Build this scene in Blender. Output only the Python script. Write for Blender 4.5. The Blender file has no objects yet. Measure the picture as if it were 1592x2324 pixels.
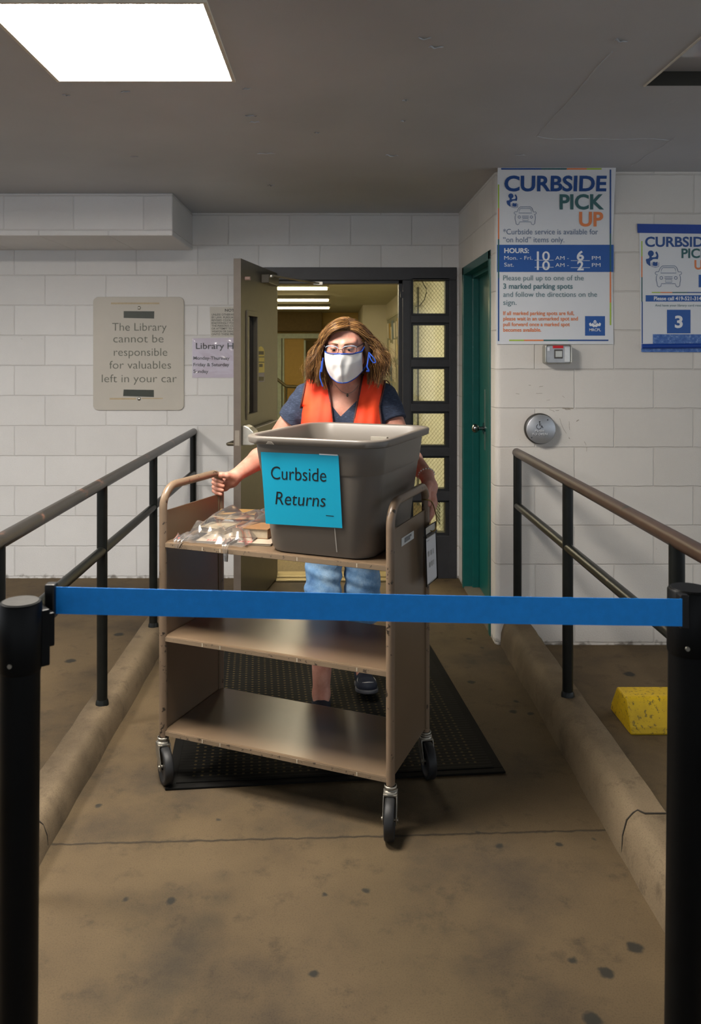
import bpy, bmesh, math, random
import numpy as np
from mathutils import Vector, Matrix
random.seed(7)
SC = bpy.context.scene
COL = SC.collection
# ---------------------------------------------------------------- camera model
F, VPX, VPY, CAMZ = 1855.0, 758.0, 800.0, 1.505
def at(px, py, Y):                       # point seen at a pixel, at depth Y
    return Vector(((px-VPX)/F*Y, Y, CAMZ-(py-VPY)/F*Y))
def onfloor(px, py, Z=0.0):
    Y = (CAMZ-Z)*F/(py-VPY)
    return at(px, py, Y)
def ray(px, py): return Vector(((px-VPX)/F, 1.0, -(py-VPY)/F))

cam = bpy.data.cameras.new('camera'); camo = bpy.data.objects.new('camera', cam); COL.objects.link(camo)
camo.location = (0, 0, CAMZ); camo.rotation_euler = (math.pi/2, 0, 0)
cam.sensor_fit = 'HORIZONTAL'; cam.sensor_width = 36.0; cam.lens = 36.0*F/1592.0
cam.shift_x = (796-VPX)/1592.0; cam.shift_y = -(1162-VPY)/1592.0
cam.clip_start = 0.05; cam.clip_end = 100
cam.dof.use_dof = True; cam.dof.focus_distance = 2.9; cam.dof.aperture_fstop = 9.0
SC.camera = camo

# ---------------------------------------------------------------- colours and materials
def lin(c): return c/12.92 if c <= 0.04045 else ((c+0.055)/1.055)**2.4
def C(h):
    h = h.lstrip('#'); return tuple(lin(int(h[i:i+2], 16)/255) for i in (0, 2, 4))
def newmat(name):
    m = bpy.data.materials.new(name); m.use_nodes = True
    nt = m.node_tree; nt.nodes.clear()
    out = nt.nodes.new('ShaderNodeOutputMaterial')
    return m, nt, out
def N(nt, t, **kw):
    n = nt.nodes.new(t)
    for k, v in kw.items():
        if k in n.inputs: n.inputs[k].default_value = v
        else: setattr(n, k, v)
    return n
def L(nt, a, ai, b, bi): nt.links.new(a.outputs[ai], b.inputs[bi])
def rgba(c, a=1.0): return (c[0], c[1], c[2], a)
def mixcol(nt, fac, a, b, blend='MIX'):
    """returns node; fac/a/b: (node, socket) or value"""
    m = nt.nodes.new('ShaderNodeMix'); m.data_type = 'RGBA'; m.blend_type = blend
    for idx, v in ((0, fac), (6, a), (7, b)):
        if isinstance(v, tuple) and hasattr(v[0], 'outputs'): nt.links.new(v[0].outputs[v[1]], m.inputs[idx])
        elif isinstance(v, (int, float)): m.inputs[idx].default_value = v
        else: m.inputs[idx].default_value = rgba(v)
    return m
def math_(nt, op, a, b=0.0, clamp=False):
    m = nt.nodes.new('ShaderNodeMath'); m.operation = op; m.use_clamp = clamp
    for i, v in ((0, a), (1, b)):
        if isinstance(v, tuple): nt.links.new(v[0].outputs[v[1]], m.inputs[i])
        else: m.inputs[i].default_value = v
    return m
def ramp(nt, src, stops):
    r = nt.nodes.new('ShaderNodeValToRGB'); nt.links.new(src[0].outputs[src[1]], r.inputs[0])
    el = r.color_ramp.elements
    while len(el) > 1: el.remove(el[-1])
    el[0].position, el[0].color = stops[0][0], rgba(stops[0][1])
    for p, c in stops[1:]:
        e = el.new(p); e.color = rgba(c)
    return r
def mk(name, col, rough=0.5, metal=0.0, var=0.12, scale=18.0, bump=0.0, bscale=250.0, spec=0.5, chips=None, chip_lo=0.62, chip_scale=35.0, coat=0.0, sss=0.0, sheen=0.0):
    """general procedural surface: base colour with a slow noise variation, optional fine bump and worn chips"""
    col = C(col) if isinstance(col, str) else col
    m, nt, out = newmat(name)
    b = N(nt, 'ShaderNodeBsdfPrincipled', Roughness=rough, Metallic=metal)
    b.inputs['Specular IOR Level'].default_value = spec
    b.inputs['Coat Weight'].default_value = coat
    if sss:
        b.inputs['Subsurface Weight'].default_value = sss; b.inputs['Subsurface Scale'].default_value = 0.01
        b.inputs['Subsurface Radius'].default_value = (1.0, 0.35, 0.2)
    if sheen: b.inputs['Sheen Weight'].default_value = sheen
    tc = N(nt, 'ShaderNodeTexCoord')
    ns = N(nt, 'ShaderNodeTexNoise', Scale=scale, Detail=5.0, Roughness=0.6); L(nt, tc, 'Object', ns, 'Vector')
    lo = tuple(max(0, c*(1-var)) for c in col); hi = tuple(min(1, c*(1+var)) for c in col)
    r = ramp(nt, (ns, 0), [(0.3, lo), (0.7, hi)])
    last = (r, 0)
    if chips is not None:
        n2 = N(nt, 'ShaderNodeTexNoise', Scale=chip_scale, Detail=8.0, Roughness=0.65); L(nt, tc, 'Object', n2, 'Vector')
        f = ramp(nt, (n2, 0), [(chip_lo, (0, 0, 0)), (chip_lo+0.025, (1, 1, 1))])
        mx = mixcol(nt, (f, 0), last, C(chips)); last = (mx, 2)
    nt.links.new(last[0].outputs[last[1]], b.inputs['Base Color'])
    if bump:
        n3 = N(nt, 'ShaderNodeTexNoise', Scale=bscale, Detail=4.0); L(nt, tc, 'Object', n3, 'Vector')
        bp = N(nt, 'ShaderNodeBump', Strength=bump, Distance=0.002); L(nt, n3, 0, bp, 'Height'); L(nt, bp, 0, b, 'Normal')
    L(nt, b, 0, out, 0)
    return m
def emis(name, col, strength):
    m, nt, out = newmat(name)
    e = N(nt, 'ShaderNodeEmission', Strength=strength); e.inputs[0].default_value = rgba(C(col)); L(nt, e, 0, out, 0)
    return m
def clear_film(name, tint=(0.96, 0.96, 0.96), body=0.04, rough=0.08, bump=0.6, bscale=30.0):
    """thin clear plastic: mostly transparent, glossy at the folds, a touch of white body"""
    m, nt, out = newmat(name)
    tr = N(nt, 'ShaderNodeBsdfTransparent'); tr.inputs[0].default_value = rgba(tint)
    gl = N(nt, 'ShaderNodeBsdfGlossy', Roughness=rough)
    df = N(nt, 'ShaderNodeBsdfDiffuse'); df.inputs[0].default_value = (0.9, 0.9, 0.9, 1)
    tc = N(nt, 'ShaderNodeTexCoord'); ns = N(nt, 'ShaderNodeTexNoise', Scale=bscale, Detail=3.0); L(nt, tc, 'Object', ns, 'Vector')
    bp = N(nt, 'ShaderNodeBump', Strength=bump, Distance=0.01); L(nt, ns, 0, bp, 'Height'); L(nt, bp, 0, gl, 'Normal')
    fr = N(nt, 'ShaderNodeFresnel', IOR=1.5); L(nt, bp, 0, fr, 'Normal')
    f2 = math_(nt, 'MULTIPLY', (fr, 0), 1.5, True)
    m1 = N(nt, 'ShaderNodeMixShader'); L(nt, f2, 0, m1, 0); L(nt, tr, 0, m1, 1); L(nt, gl, 0, m1, 2)
    m2 = N(nt, 'ShaderNodeMixShader'); m2.inputs[0].default_value = body; L(nt, m1, 0, m2, 1); L(nt, df, 0, m2, 2)
    L(nt, m2, 0, out, 0)
    return m

# ---------------------------------------------------------------- objects
W = {}                                   # world matrix of every object made
def tag(o, label=None, cat=None, group=None, kind=None):
    if label: o['label'] = label
    if cat: o['category'] = cat
    if group: o['group'] = group
    if kind: o['kind'] = kind
    return o
def empty(name, loc, rz=0.0):
    o = bpy.data.objects.new(name, None); COL.objects.link(o)
    o.location = loc; o.rotation_euler = (0, 0, rz); o.empty_display_size = 0.1
    W[o] = Matrix.Translation(Vector(loc)) @ Matrix.Rotation(rz, 4, 'Z')
    return o
def link(name, me, mat, parent=None, world=True):
    """mesh in world coordinates -> object (child of parent, kept in place)"""
    o = bpy.data.objects.new(name, me); COL.objects.link(o)
    if mat is not None:
        for m in (mat if isinstance(mat, (list, tuple)) else [mat]): me.materials.append(m)
    if parent is not None:
        o.parent = parent
        if world: me.transform(W[parent].inverted())
        W[o] = W[parent].copy()
    else: W[o] = Matrix.Identity(4)
    return o
class MB:
    def __init__(s): s.bm = bmesh.new()
    def face(s, pts, smooth=False, mi=0):
        vs = [s.bm.verts.new(Vector(p)) for p in pts]
        f = s.bm.faces.new(vs); f.smooth = smooth; f.material_index = mi; return f
    def box(s, lo, hi, M=None, mi=0):
        (x0, y0, z0), (x1, y1, z1) = lo, hi
        c = [Vector((x, y, z)) for x in (x0, x1) for y in (y0, y1) for z in (z0, z1)]
        if M is not None: c = [M @ p for p in c]
        v = [s.bm.verts.new(p) for p in c]
        for q in ((0, 1, 3, 2), (4, 6, 7, 5), (0, 4, 5, 1), (2, 3, 7, 6), (0, 2, 6, 4), (1, 5, 7, 3)):
            s.bm.faces.new([v[i] for i in q]).material_index = mi
        return s
    def obox(s, c, ex, ey, ez, hx, hy, hz, mi=0):
        M = Matrix.Translation(Vector(c)) @ Matrix((Vector(ex).normalized(), Vector(ey).normalized(), Vector(ez).normalized())).transposed().to_4x4()
        return s.box((-hx, -hy, -hz), (hx, hy, hz), M, mi)
    def prism(s, poly, off, mi=0):
        """polygon (list of points) extruded by vector off"""
        off = Vector(off); a = [Vector(p) for p in poly]
        va = [s.bm.verts.new(p) for p in a]; vb = [s.bm.verts.new(p+off) for p in a]
        n = len(a)
        s.bm.faces.new(va).material_index = mi; s.bm.faces.new(vb[::-1]).material_index = mi
        for i in range(n): s.bm.faces.new((va[i], vb[i], vb[(i+1) % n], va[(i+1) % n])).material_index = mi
        return s
    def tube(s, pts, r, seg=14, caps=True, closed=False, mi=0):
        pts = [Vector(p) for p in pts]; n = len(pts)
        rs = r if isinstance(r, (list, tuple)) else [r]*n
        tang = []
        for i in range(n):
            a = pts[i-1] if (i > 0 or closed) else pts[i]; b = pts[(i+1) % n] if (i < n-1 or closed) else pts[i]
            t = (b-a); tang.append(t.normalized() if t.length > 1e-9 else Vector((0, 0, 1)))
        up = Vector((0, 0, 1)) if abs(tang[0].z) < 0.9 else Vector((1, 0, 0))
        nrm = (up - tang[0]*up.dot(tang[0])).normalized()
        rings = []
        for i in range(n):
            if i: nrm = (nrm - tang[i]*nrm.dot(tang[i])).normalized()
            bn = tang[i].cross(nrm)
            rings.append([pts[i] + (nrm*math.cos(2*math.pi*k/seg) + bn*math.sin(2*math.pi*k/seg))*rs[i] for k in range(seg)])
        vr = [[s.bm.verts.new(p) for p in ring] for ring in rings]
        m = n if closed else n-1
        for i in range(m):
            a, b = vr[i], vr[(i+1) % n]
            for k in range(seg):
                f = s.bm.faces.new((a[k], a[(k+1) % seg], b[(k+1) % seg], b[k])); f.smooth = True; f.material_index = mi
        if caps and not closed:
            s.face(rings[0][::-1], mi=mi); s.face(rings[-1], mi=mi)
        return s
    def lathe(s, prof, M=None, seg=32, mi=0, smooth=True):
        """prof: (radius, height) list turned about local Z"""
        M = M or Matrix.Identity(4); rings = []
        for r, z in prof:
            rings.append([s.bm.verts.new(M @ Vector((r*math.cos(2*math.pi*k/seg), r*math.sin(2*math.pi*k/seg), z))) for k in range(seg)] if r > 1e-6 else [s.bm.verts.new(M @ Vector((0, 0, z)))])
        for a, b in zip(rings, rings[1:]):
            for k in range(seg):
                k2 = (k+1) % seg
                q = [a[k], a[k2], b[k2], b[k]] if len(a) > 1 and len(b) > 1 else ([a[0], b[k2], b[k]] if len(a) == 1 else [a[k], a[k2], b[0]])
                if len(a) == 1 and len(b) == 1: continue
                f = s.bm.faces.new(q); f.smooth = smooth; f.material_index = mi
        return s
    def sphere(s, c, r, seg=20, sc=(1, 1, 1), mi=0):
        M = Matrix.Translation(Vector(c)) @ Matrix.Diagonal((sc[0], sc[1], sc[2], 1))
        n = seg//2
        return s.lathe([(r*math.sin(math.pi*i/n), -r*math.cos(math.pi*i/n)) for i in range(n+1)], M, seg, mi)
    def strip(s, pts, width, nrm, closed=False, mi=0):
        """flat ribbon of given width along pts lying in the plane with normal nrm"""
        pts = [Vector(p) for p in pts]; n = len(pts); nrm = Vector(nrm); L_, R_ = [], []
        for i in range(n):
            a = pts[i-1] if (i > 0 or closed) else pts[i]; b = pts[(i+1) % n] if (i < n-1 or closed) else pts[i]
            t = (b-a).normalized(); sd = nrm.cross(t).normalized()*width/2
            L_.append(s.bm.verts.new(pts[i]+sd)); R_.append(s.bm.verts.new(pts[i]-sd))
        for i in range(n if closed else n-1):
            j = (i+1) % n; s.bm.faces.new((L_[i], R_[i], R_[j], L_[j])).material_index = mi
        return s
    def build(s, name, mat, parent=None, world=True, bevel=0.0, seg=2, smooth=None, fix=True, sub=0):
        if fix: bmesh.ops.recalc_face_normals(s.bm, faces=s.bm.faces)
        me = bpy.data.meshes.new(name); s.bm.to_mesh(me); s.bm.free()
        o = link(name, me, mat, parent, world)
        if smooth is not None:
            for p in me.polygons: p.use_smooth = smooth
        if bevel:
            b = o.modifiers.new('bevel', 'BEVEL'); b.width = bevel; b.segments = seg; b.limit_method = 'ANGLE'; b.angle_limit = 0.6
        if sub:
            b = o.modifiers.new('sub', 'SUBSURF'); b.levels = sub; b.render_levels = sub
        return o
def npmesh(name, verts, faces, smooth=True):
    me = bpy.data.meshes.new(name)
    verts = np.asarray(verts, dtype=np.float32); faces = np.asarray(faces, dtype=np.int32)
    nv, nf, k = len(verts), len(faces), faces.shape[1]
    me.vertices.add(nv); me.vertices.foreach_set('co', verts.ravel())
    me.loops.add(nf*k); me.loops.foreach_set('vertex_index', faces.ravel())
    me.polygons.add(nf); me.polygons.foreach_set('loop_start', np.arange(0, nf*k, k, dtype=np.int32))
    me.polygons.foreach_set('use_smooth', np.full(nf, smooth, dtype=bool))
    me.update(calc_edges=True); me.validate()
    return me
def arc(c, a, b, r, t0, t1, n=8):
    """points c + r(cos t a + sin t b)"""
    return [Vector(c)+(Vector(a)*math.cos(t0+(t1-t0)*i/n)+Vector(b)*math.sin(t0+(t1-t0)*i/n))*r for i in range(n+1)]
def rrect(hx, hy, r, n=6):
    pts = []
    for cx, cy, t in ((hx-r, hy-r, 0), (-hx+r, hy-r, 90), (-hx+r, -hy+r, 180), (hx-r, -hy+r, 270)):
        for i in range(n+1):
            a = math.radians(t+90*i/n); pts.append((cx+r*math.cos(a), cy+r*math.sin(a)))
    return pts

# ---------------------------------------------------------------- flat lettering on planes
class Plane:
    def __init__(s, o, ex, n):
        s.o = Vector(o); s.n = Vector(n).normalized(); s.ex = Vector(ex).normalized(); s.ey = s.n.cross(s.ex).normalized()
    def hit(s, px, py, off=0.0):
        d = ray(px, py); o = Vector((0, 0, CAMZ)); q = s.o + s.n*off
        t = (q-o).dot(s.n)/d.dot(s.n); return o+d*t
    def poly(s, parent, name, pts, mat, off, thick=0.0, bevel=0.0):
        p = [s.hit(x, y)+s.n*off for x, y in pts]; mb = MB()
        if thick: mb.prism(p, -s.n*thick)
        else: mb.face(p)
        return mb.build(name, mat, parent, bevel=bevel)
    def rects(s, parent, name, rs, mat, off):
        for x0, y0, x1, y1 in rs:
            n = max(1, int((y1-y0)/8)); mb = MB(); v = [[mb.bm.verts.new(s.hit(x, y0+(y1-y0)*i/n)+s.n*off) for x in (x0, x1)] for i in range(n+1)]
            for a, b in zip(v, v[1:]): mb.bm.faces.new((a[0], a[1], b[1], b[0]))
            o = mb.build(name, mat, parent)
        return o
    def strokes(s, parent, name, lines, mat, off):
        """lines: (points, width_px, closed)"""
        mb = MB()
        for pts, w, cl in lines:
            p = [s.hit(x, y)+s.n*off for x, y in pts]
            wm = (s.hit(pts[0][0]+w, pts[0][1])-s.hit(pts[0][0], pts[0][1])).length
            mb.strip(p, wm, s.n, cl)
        return mb.build(name, mat, parent, fix=False)
    def disc(s, parent, name, cs, mat, off, seg=28):
        mb = MB()
        for px, py, r in cs: mb.face([s.hit(px+r*math.cos(2*math.pi*k/seg), py+r*math.sin(2*math.pi*k/seg))+s.n*off for k in range(seg)])
        return mb.build(name, mat, parent)
    def text(s, parent, items, mat, off, name='lettering'):
        """items: (string, x0, x1 or None, baseline, cap_px, bold, [baseline at x1], [shear])"""
        for it in items:
            verts, faces = [], []
            st, x0, x1, yb, cap, bold = it[:6]; yb1 = it[6] if len(it) > 6 and it[6] else yb; sh = it[7] if len(it) > 7 else 0
            v, f = glyphs(st, bold, sh)
            p0 = s.hit(x0, yb); up = s.hit(x0, yb-cap)-p0
            xs = [q[0] for q in v]; mn, mx = min(xs), max(xs)
            ky = up.length/CAPH; ey = up.normalized()
            if x1 is None: exv = s.ex*ky
            else:
                p1 = s.hit(x1, yb1); exv = (p1-p0)/(mx-mn)
            b = len(verts)
            verts += [p0 + exv*(q[0]-mn) + ey*(q[1]*ky) + s.n*off for q in v]
            faces += [[i+b for i in q] for q in f]
            me = bpy.data.meshes.new(name); me.from_pydata([tuple(v) for v in verts], [], faces); me.update(); o = link(name, me, mat, parent)
        return o
class Curled(Plane):
    """sheet whose top curls forward off the wall: y = y0 - curl(z)"""
    def curl(s, z): t = max(0.0, (z-2.17)/.265); return .085*t*t
    def hit(s, px, py, off=0.0):
        d = ray(px, py); Y = s.o.y
        for _ in range(12): Y = s.o.y - s.curl(CAMZ+d.z*Y)
        return Vector((d.x*Y, Y, CAMZ+d.z*Y))
_g = {}
def glyphs(st, bold=0.0, shear=0.0):
    k = (st, bold, shear)
    if k in _g: return _g[k]
    cu = bpy.data.curves.new('txt', 'FONT'); cu.body = st; cu.size = 1.0; cu.offset = bold; cu.shear = shear; cu.resolution_u = 4
    o = bpy.data.objects.new('txt', cu); COL.objects.link(o)
    dg = bpy.context.evaluated_depsgraph_get()
    me = bpy.data.meshes.new_from_object(o.evaluated_get(dg))
    r = ([tuple(v.co) for v in me.vertices], [list(p.vertices) for p in me.polygons])
    bpy.data.objects.remove(o); bpy.data.curves.remove(cu); bpy.data.meshes.remove(me)
    _g[k] = r; return r
CAPH = max(v[1] for v in glyphs('H')[0])
# ================================================================ SETTING
YL, YR, XR = 5.45, 4.206, 0.833          # back wall, right wall, return wall
CEIL = 2.435
def block_wall(name, ox, axis, col='#e3e2e1', dirt=0.0):
    m, nt, out = newmat(name)
    b = N(nt, 'ShaderNodeBsdfPrincipled', Roughness=0.55)
    tc = N(nt, 'ShaderNodeTexCoord'); sp = N(nt, 'ShaderNodeSeparateXYZ'); L(nt, tc, 'Object', sp, 0)
    x = math_(nt, 'SUBTRACT', (sp, axis), ox); z = math_(nt, 'SUBTRACT', (sp, 'Z'), 0.015)
    cb = N(nt, 'ShaderNodeCombineXYZ'); L(nt, x, 0, cb, 0); L(nt, z, 0, cb, 1)
    wob = N(nt, 'ShaderNodeTexNoise', Scale=14.0, Detail=3.0); L(nt, tc, 'Object', wob, 'Vector')
    ws = N(nt, 'ShaderNodeVectorMath', operation='MULTIPLY_ADD'); L(nt, wob, 'Color', ws, 0); ws.inputs[1].default_value = (0.006, 0.006, 0); L(nt, cb, 0, ws, 2)
    br = N(nt, 'ShaderNodeTexBrick'); L(nt, ws, 0, br, 'Vector')
    br.offset = 0.5; br.offset_frequency = 2; br.squash = 1.0
    for k, v in (('Scale', 1.0), ('Mortar Size', 0.0042), ('Mortar Smooth', 0.6), ('Brick Width', 0.408), ('Row Height', 0.2008), ('Bias', 0.0)): br.inputs[k].default_value = v
    br.inputs['Color1'].default_value = (1, 1, 1, 1); br.inputs['Color2'].default_value = (0.93, 0.925, 0.92, 1); br.inputs['Mortar'].default_value = (0.94, 0.93, 0.92, 1)
    n1 = N(nt, 'ShaderNodeTexNoise', Scale=2.2, Detail=6.0, Roughness=0.65); L(nt, tc, 'Object', n1, 'Vector')
    c0 = C(col)
    r1 = ramp(nt, (n1, 0), [(0.3, tuple(c*0.93 for c in c0)), (0.7, c0)])
    mx = mixcol(nt, 1.0, (r1, 0), (br, 'Color'), 'MULTIPLY')
    # scuffs and grime: small dark marks, denser low down
    n2 = N(nt, 'ShaderNodeTexNoise', Scale=26.0, Detail=9.0, Roughness=0.7); L(nt, tc, 'Object', n2, 'Vector')
    f2 = ramp(nt, (n2, 0), [(0.70-dirt, (0, 0, 0)), (0.76-dirt, (1, 1, 1))])
    n3 = N(nt, 'ShaderNodeTexNoise', Scale=3.0, Detail=2.0); L(nt, tc, 'Object', n3, 'Vector')
    f3 = ramp(nt, (n3, 0), [(0.5, (0, 0, 0)), (0.62, (0.8, 0.8, 0.8))])
    f4 = math_(nt, 'MULTIPLY', (f2, 0), (f3, 0))
    mx2 = mixcol(nt, (f4, 0), (mx, 2), C('#6e665c'))
    zz = N(nt, 'ShaderNodeMapRange'); L(nt, sp, 'Z', zz, 0)
    for i, v in ((1, 0.0), (2, 0.10), (3, 1.0), (4, 0.0)): zz.inputs[i].default_value = v
    n5 = N(nt, 'ShaderNodeTexNoise', Scale=18.0, Detail=6.0); L(nt, tc, 'Object', n5, 'Vector')
    f5 = math_(nt, 'MULTIPLY', (zz, 0), (n5, 0)); f5b = ramp(nt, (f5, 0), [(0.42, (0, 0, 0)), (0.56, (0.75, 0.75, 0.75))])
    mx3 = mixcol(nt, (f5b, 0), (mx2, 2), C('#5a5040'))
    L(nt, mx3, 2, b, 'Base Color')
    n4 = N(nt, 'ShaderNodeTexNoise', Scale=160.0, Detail=5.0, Roughness=0.7); L(nt, tc, 'Object', n4, 'Vector')
    h = math_(nt, 'MULTIPLY', (br, 'Fac'), -1.0)
    h2 = math_(nt, 'MULTIPLY', (n4, 0), 0.55); h3 = math_(nt, 'ADD', (h, 0), (h2, 0))
    bp = N(nt, 'ShaderNodeBump', Strength=0.8, Distance=0.005); L(nt, h3, 0, bp, 'Height'); L(nt, bp, 0, b, 'Normal')
    L(nt, b, 0, out, 0)
    return m
M_wallL = block_wall('painted_block_back', -1.516, 'X')
M_wallR = block_wall('painted_block_side', 1.039, 'X', '#e0dbd4', 0.03)
M_wallT = block_wall('painted_block_return', 4.3, 'Y', '#e0dbd4', 0.02)

# ---- concrete floor
def concrete(name, base, dark, spots, joint=None, bstr=0.35):
    m, nt, out = newmat(name)
    b = N(nt, 'ShaderNodeBsdfPrincipled', Roughness=0.75); b.inputs['Specular IOR Level'].default_value = 0.3
    tc = N(nt, 'ShaderNodeTexCoord')
    n1 = N(nt, 'ShaderNodeTexNoise', Scale=1.6, Detail=8.0, Roughness=0.62); L(nt, tc, 'Object', n1, 'Vector')
    r1 = ramp(nt, (n1, 0), [(0.34, C(dark)), (0.50, C(base)), (0.66, tuple(c*1.25 for c in C(base)))])
    n2 = N(nt, 'ShaderNodeTexNoise', Scale=230.0, Detail=6.0, Roughness=0.8); L(nt, tc, 'Object', n2, 'Vector')
    r2 = ramp(nt, (n2, 0), [(0.32, (0.35, 0.35, 0.35)), (0.50, (1, 1, 1)), (0.62, (1, 1, 1)), (0.72, (1.35, 1.3, 1.2))])
    mx = mixcol(nt, 0.75, (r1, 0), (r2, 0), 'MULTIPLY')
    n3 = N(nt, 'ShaderNodeTexNoise', Scale=9.0, Detail=7.0, Roughness=0.7); L(nt, tc, 'Object', n3, 'Vector')
    r3 = ramp(nt, (n3, 0), [(0.55, (0, 0, 0)), (0.70, (0.6, 0.6, 0.6))])
    mx2 = mixcol(nt, (r3, 0), (mx, 2), tuple(c*0.55 for c in C(dark)))
    last = (mx2, 2)
    if spots:
        sp = N(nt, 'ShaderNodeSeparateXYZ'); wob = N(nt, 'ShaderNodeTexNoise', Scale=40.0, Detail=2.0); L(nt, tc, 'Object', wob, 'Vector')
        ws = N(nt, 'ShaderNodeVectorMath', operation='MULTIPLY_ADD'); L(nt, wob, 'Color', ws, 0); ws.inputs[1].default_value = (0.02, 0.02, 0); L(nt, tc, 'Object', ws, 2)
        acc = None
        for (x, y, r, in_, st_) in spots:
            d = N(nt, 'ShaderNodeVectorMath', operation='DISTANCE'); L(nt, ws, 0, d, 0); d.inputs[1].default_value = (x+0.01, y+0.01, 0.01)
            mr = N(nt, 'ShaderNodeMapRange'); L(nt, d, 'Value', mr, 0)
            for i, v in ((1, r*in_), (2, r*1.1), (3, st_), (4, 0.0)): mr.inputs[i].default_value = v
            acc = (mr, 0) if acc is None else (math_(nt, 'MAXIMUM', acc, (mr, 0)), 0)
        mx3 = mixcol(nt, acc, last, C('#23231f')); last = (mx3, 2)
    hgt = (n2, 0)
    if joint:
        (x0, y0), (x1, y1) = joint
        d = Vector((x1-x0, y1-y0)).normalized()
        sp2 = N(nt, 'ShaderNodeSeparateXYZ'); n6 = N(nt, 'ShaderNodeTexNoise', Scale=25.0, Detail=5.0); L(nt, tc, 'Object', n6, 'Vector')
        L(nt, tc, 'Object', sp2, 0)
        a = math_(nt, 'MULTIPLY', (sp2, 'X'), -d.y); c = math_(nt, 'MULTIPLY', (sp2, 'Y'), d.x); s_ = math_(nt, 'ADD', (a, 0), (c, 0))
        s2 = math_(nt, 'SUBTRACT', (s_, 0), -d.y*x0+d.x*y0); w = math_(nt, 'MULTIPLY_ADD', (n6, 0), 0.02); w.inputs[2].default_value = -0.01
        s3 = math_(nt, 'ADD', (s2, 0), (w, 0)); s4 = math_(nt, 'ABSOLUTE', (s3, 0))
        mr = N(nt, 'ShaderNodeMapRange'); L(nt, s4, 0, mr, 0)
        for i, v in ((1, 0.002), (2, 0.007), (3, 0.85), (4, 0.0)): mr.inputs[i].default_value = v
        # only across the walkway
        ax = math_(nt, 'ABSOLUTE', (sp2, 'X')); lt = math_(nt, 'LESS_THAN', (ax, 0), 0.88); fj = math_(nt, 'MULTIPLY', (mr, 0), (lt, 0))
        mx4 = mixcol(nt, (fj, 0), last, C('#2c251b')); last = (mx4, 2)
        hh = math_(nt, 'MULTIPLY', (fj, 0), -4.0); hs = math_(nt, 'ADD', (hh, 0), (n2, 0)); hgt = (hs, 0)
    nt.links.new(last[0].outputs[last[1]], b.inputs['Base Color'])
    bp = N(nt, 'ShaderNodeBump', Strength=bstr, Distance=0.002); nt.links.new(hgt[0].outputs[hgt[1]], bp.inputs['Height']); L(nt, bp, 0, b, 'Normal')
    L(nt, b, 0, out, 0)
    return m
gum = [(224, 1829, .016), (388, 2045, .018), (285, 2042, .014), (737, 2031, .014), (832, 2021, .015), (1442, 2150, .024), (1377, 2208, .022), (1300, 2180, .016), (712, 2210, .016),
       (1135, 1920, .016), (1270, 1916, .016), (1345, 2312, .024), (1085, 1890, .014), (497, 1861, .013), (1070, 1548, .022), (1165, 1615, .02), (1172, 1592, .016), (1205, 1620, .018), (1065, 1450, .02), (1350, 1905, .012), (1095, 1470, .016),
       (270, 1440, .03), (160, 1500, .03), (1430, 1530, .03), (1540, 1500, .03)]
spots = []
for px, py, r in gum:
    p = onfloor(px, py); spots.append((p.x, p.y, r, .75, .9))
for px, py, r, st_ in ((500, 2040, .05, .35), (470, 2090, .06, .4), (430, 2140, .07, .42), (400, 2190, .07, .42), (370, 2240, .06, .38), (340, 2290, .06, .3), (505, 1990, .04, .3), (260, 1900, .05, .25), (600, 1880, .06, .25)):
    p = onfloor(px, py); spots.append((p.x, p.y, r, .1, st_))
M_floor = concrete('worn_concrete', '#5b4c36', '#41372a', spots, ((-0.85, 2.50), (0.855, 2.575)))
M_curb = concrete('curb_concrete', '#6e5f4a', '#4f4333', [])
mb = MB(); mb.face([(-9, -7, 0), (6, -7, 0), (6, YL+0.35, 0), (-9, YL+0.35, 0)])
tag(mb.build('floor', M_floor), 'brown stained concrete walkway and parking floor with gum spots', 'floor', kind='structure')

# ---- ceiling with patched seams
def ceil_mat():
    m, nt, out = newmat('painted_ceiling')
    b = N(nt, 'ShaderNodeBsdfPrincipled', Roughness=0.6)
    tc = N(nt, 'ShaderNodeTexCoord')
    n1 = N(nt, 'ShaderNodeTexNoise', Scale=1.2, Detail=5.0); L(nt, tc, 'Object', n1, 'Vector')
    r1 = ramp(nt, (n1, 0), [(0.3, C('#b3b5b9')), (0.7, C('#c2c4c8'))]); L(nt, r1, 0, b, 'Base Color')
    n2 = N(nt, 'ShaderNodeTexNoise', Scale=220.0, Detail=5.0); L(nt, tc, 'Object', n2, 'Vector')
    n3 = N(nt, 'ShaderNodeTexNoise', Scale=5.0, Detail=7.0, Roughness=0.6); L(nt, tc, 'Object', n3, 'Vector')
    r3 = ramp(nt, (n3, 0), [(0.66, (0, 0, 0)), (0.70, (1, 1, 1))])
    a = math_(nt, 'MULTIPLY', (n2, 0), 0.3); s = math_(nt, 'MULTIPLY_ADD', (r3, 0), 0.8); L(nt, a, 0, s, 2)
    bp = N(nt, 'ShaderNodeBump', Strength=0.3, Distance=0.004); L(nt, s, 0, bp, 'Height'); L(nt, bp, 0, b, 'Normal')
    L(nt, b, 0, out, 0); return m
M_ceil = ceil_mat()
LX0, LX1, LY0, LY1 = -0.945, -0.335, 2.165, 2.79       # lit fixture opening
def ceilrect(mb, x0, x1, y0, y1):
    mb.face([(x0, y0, CEIL), (x0, y1, CEIL), (x1, y1, CEIL), (x1, y0, CEIL)])
OX0, OX1, OY0, OY1 = 1.083, 1.693, 2.24, 2.85           # unlit fixture opening
KX0, KX1, KY0, KY1 = -2.965, -2.355, 2.165, 2.79         # next fixture of the row, left of the view
mb = MB()
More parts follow.
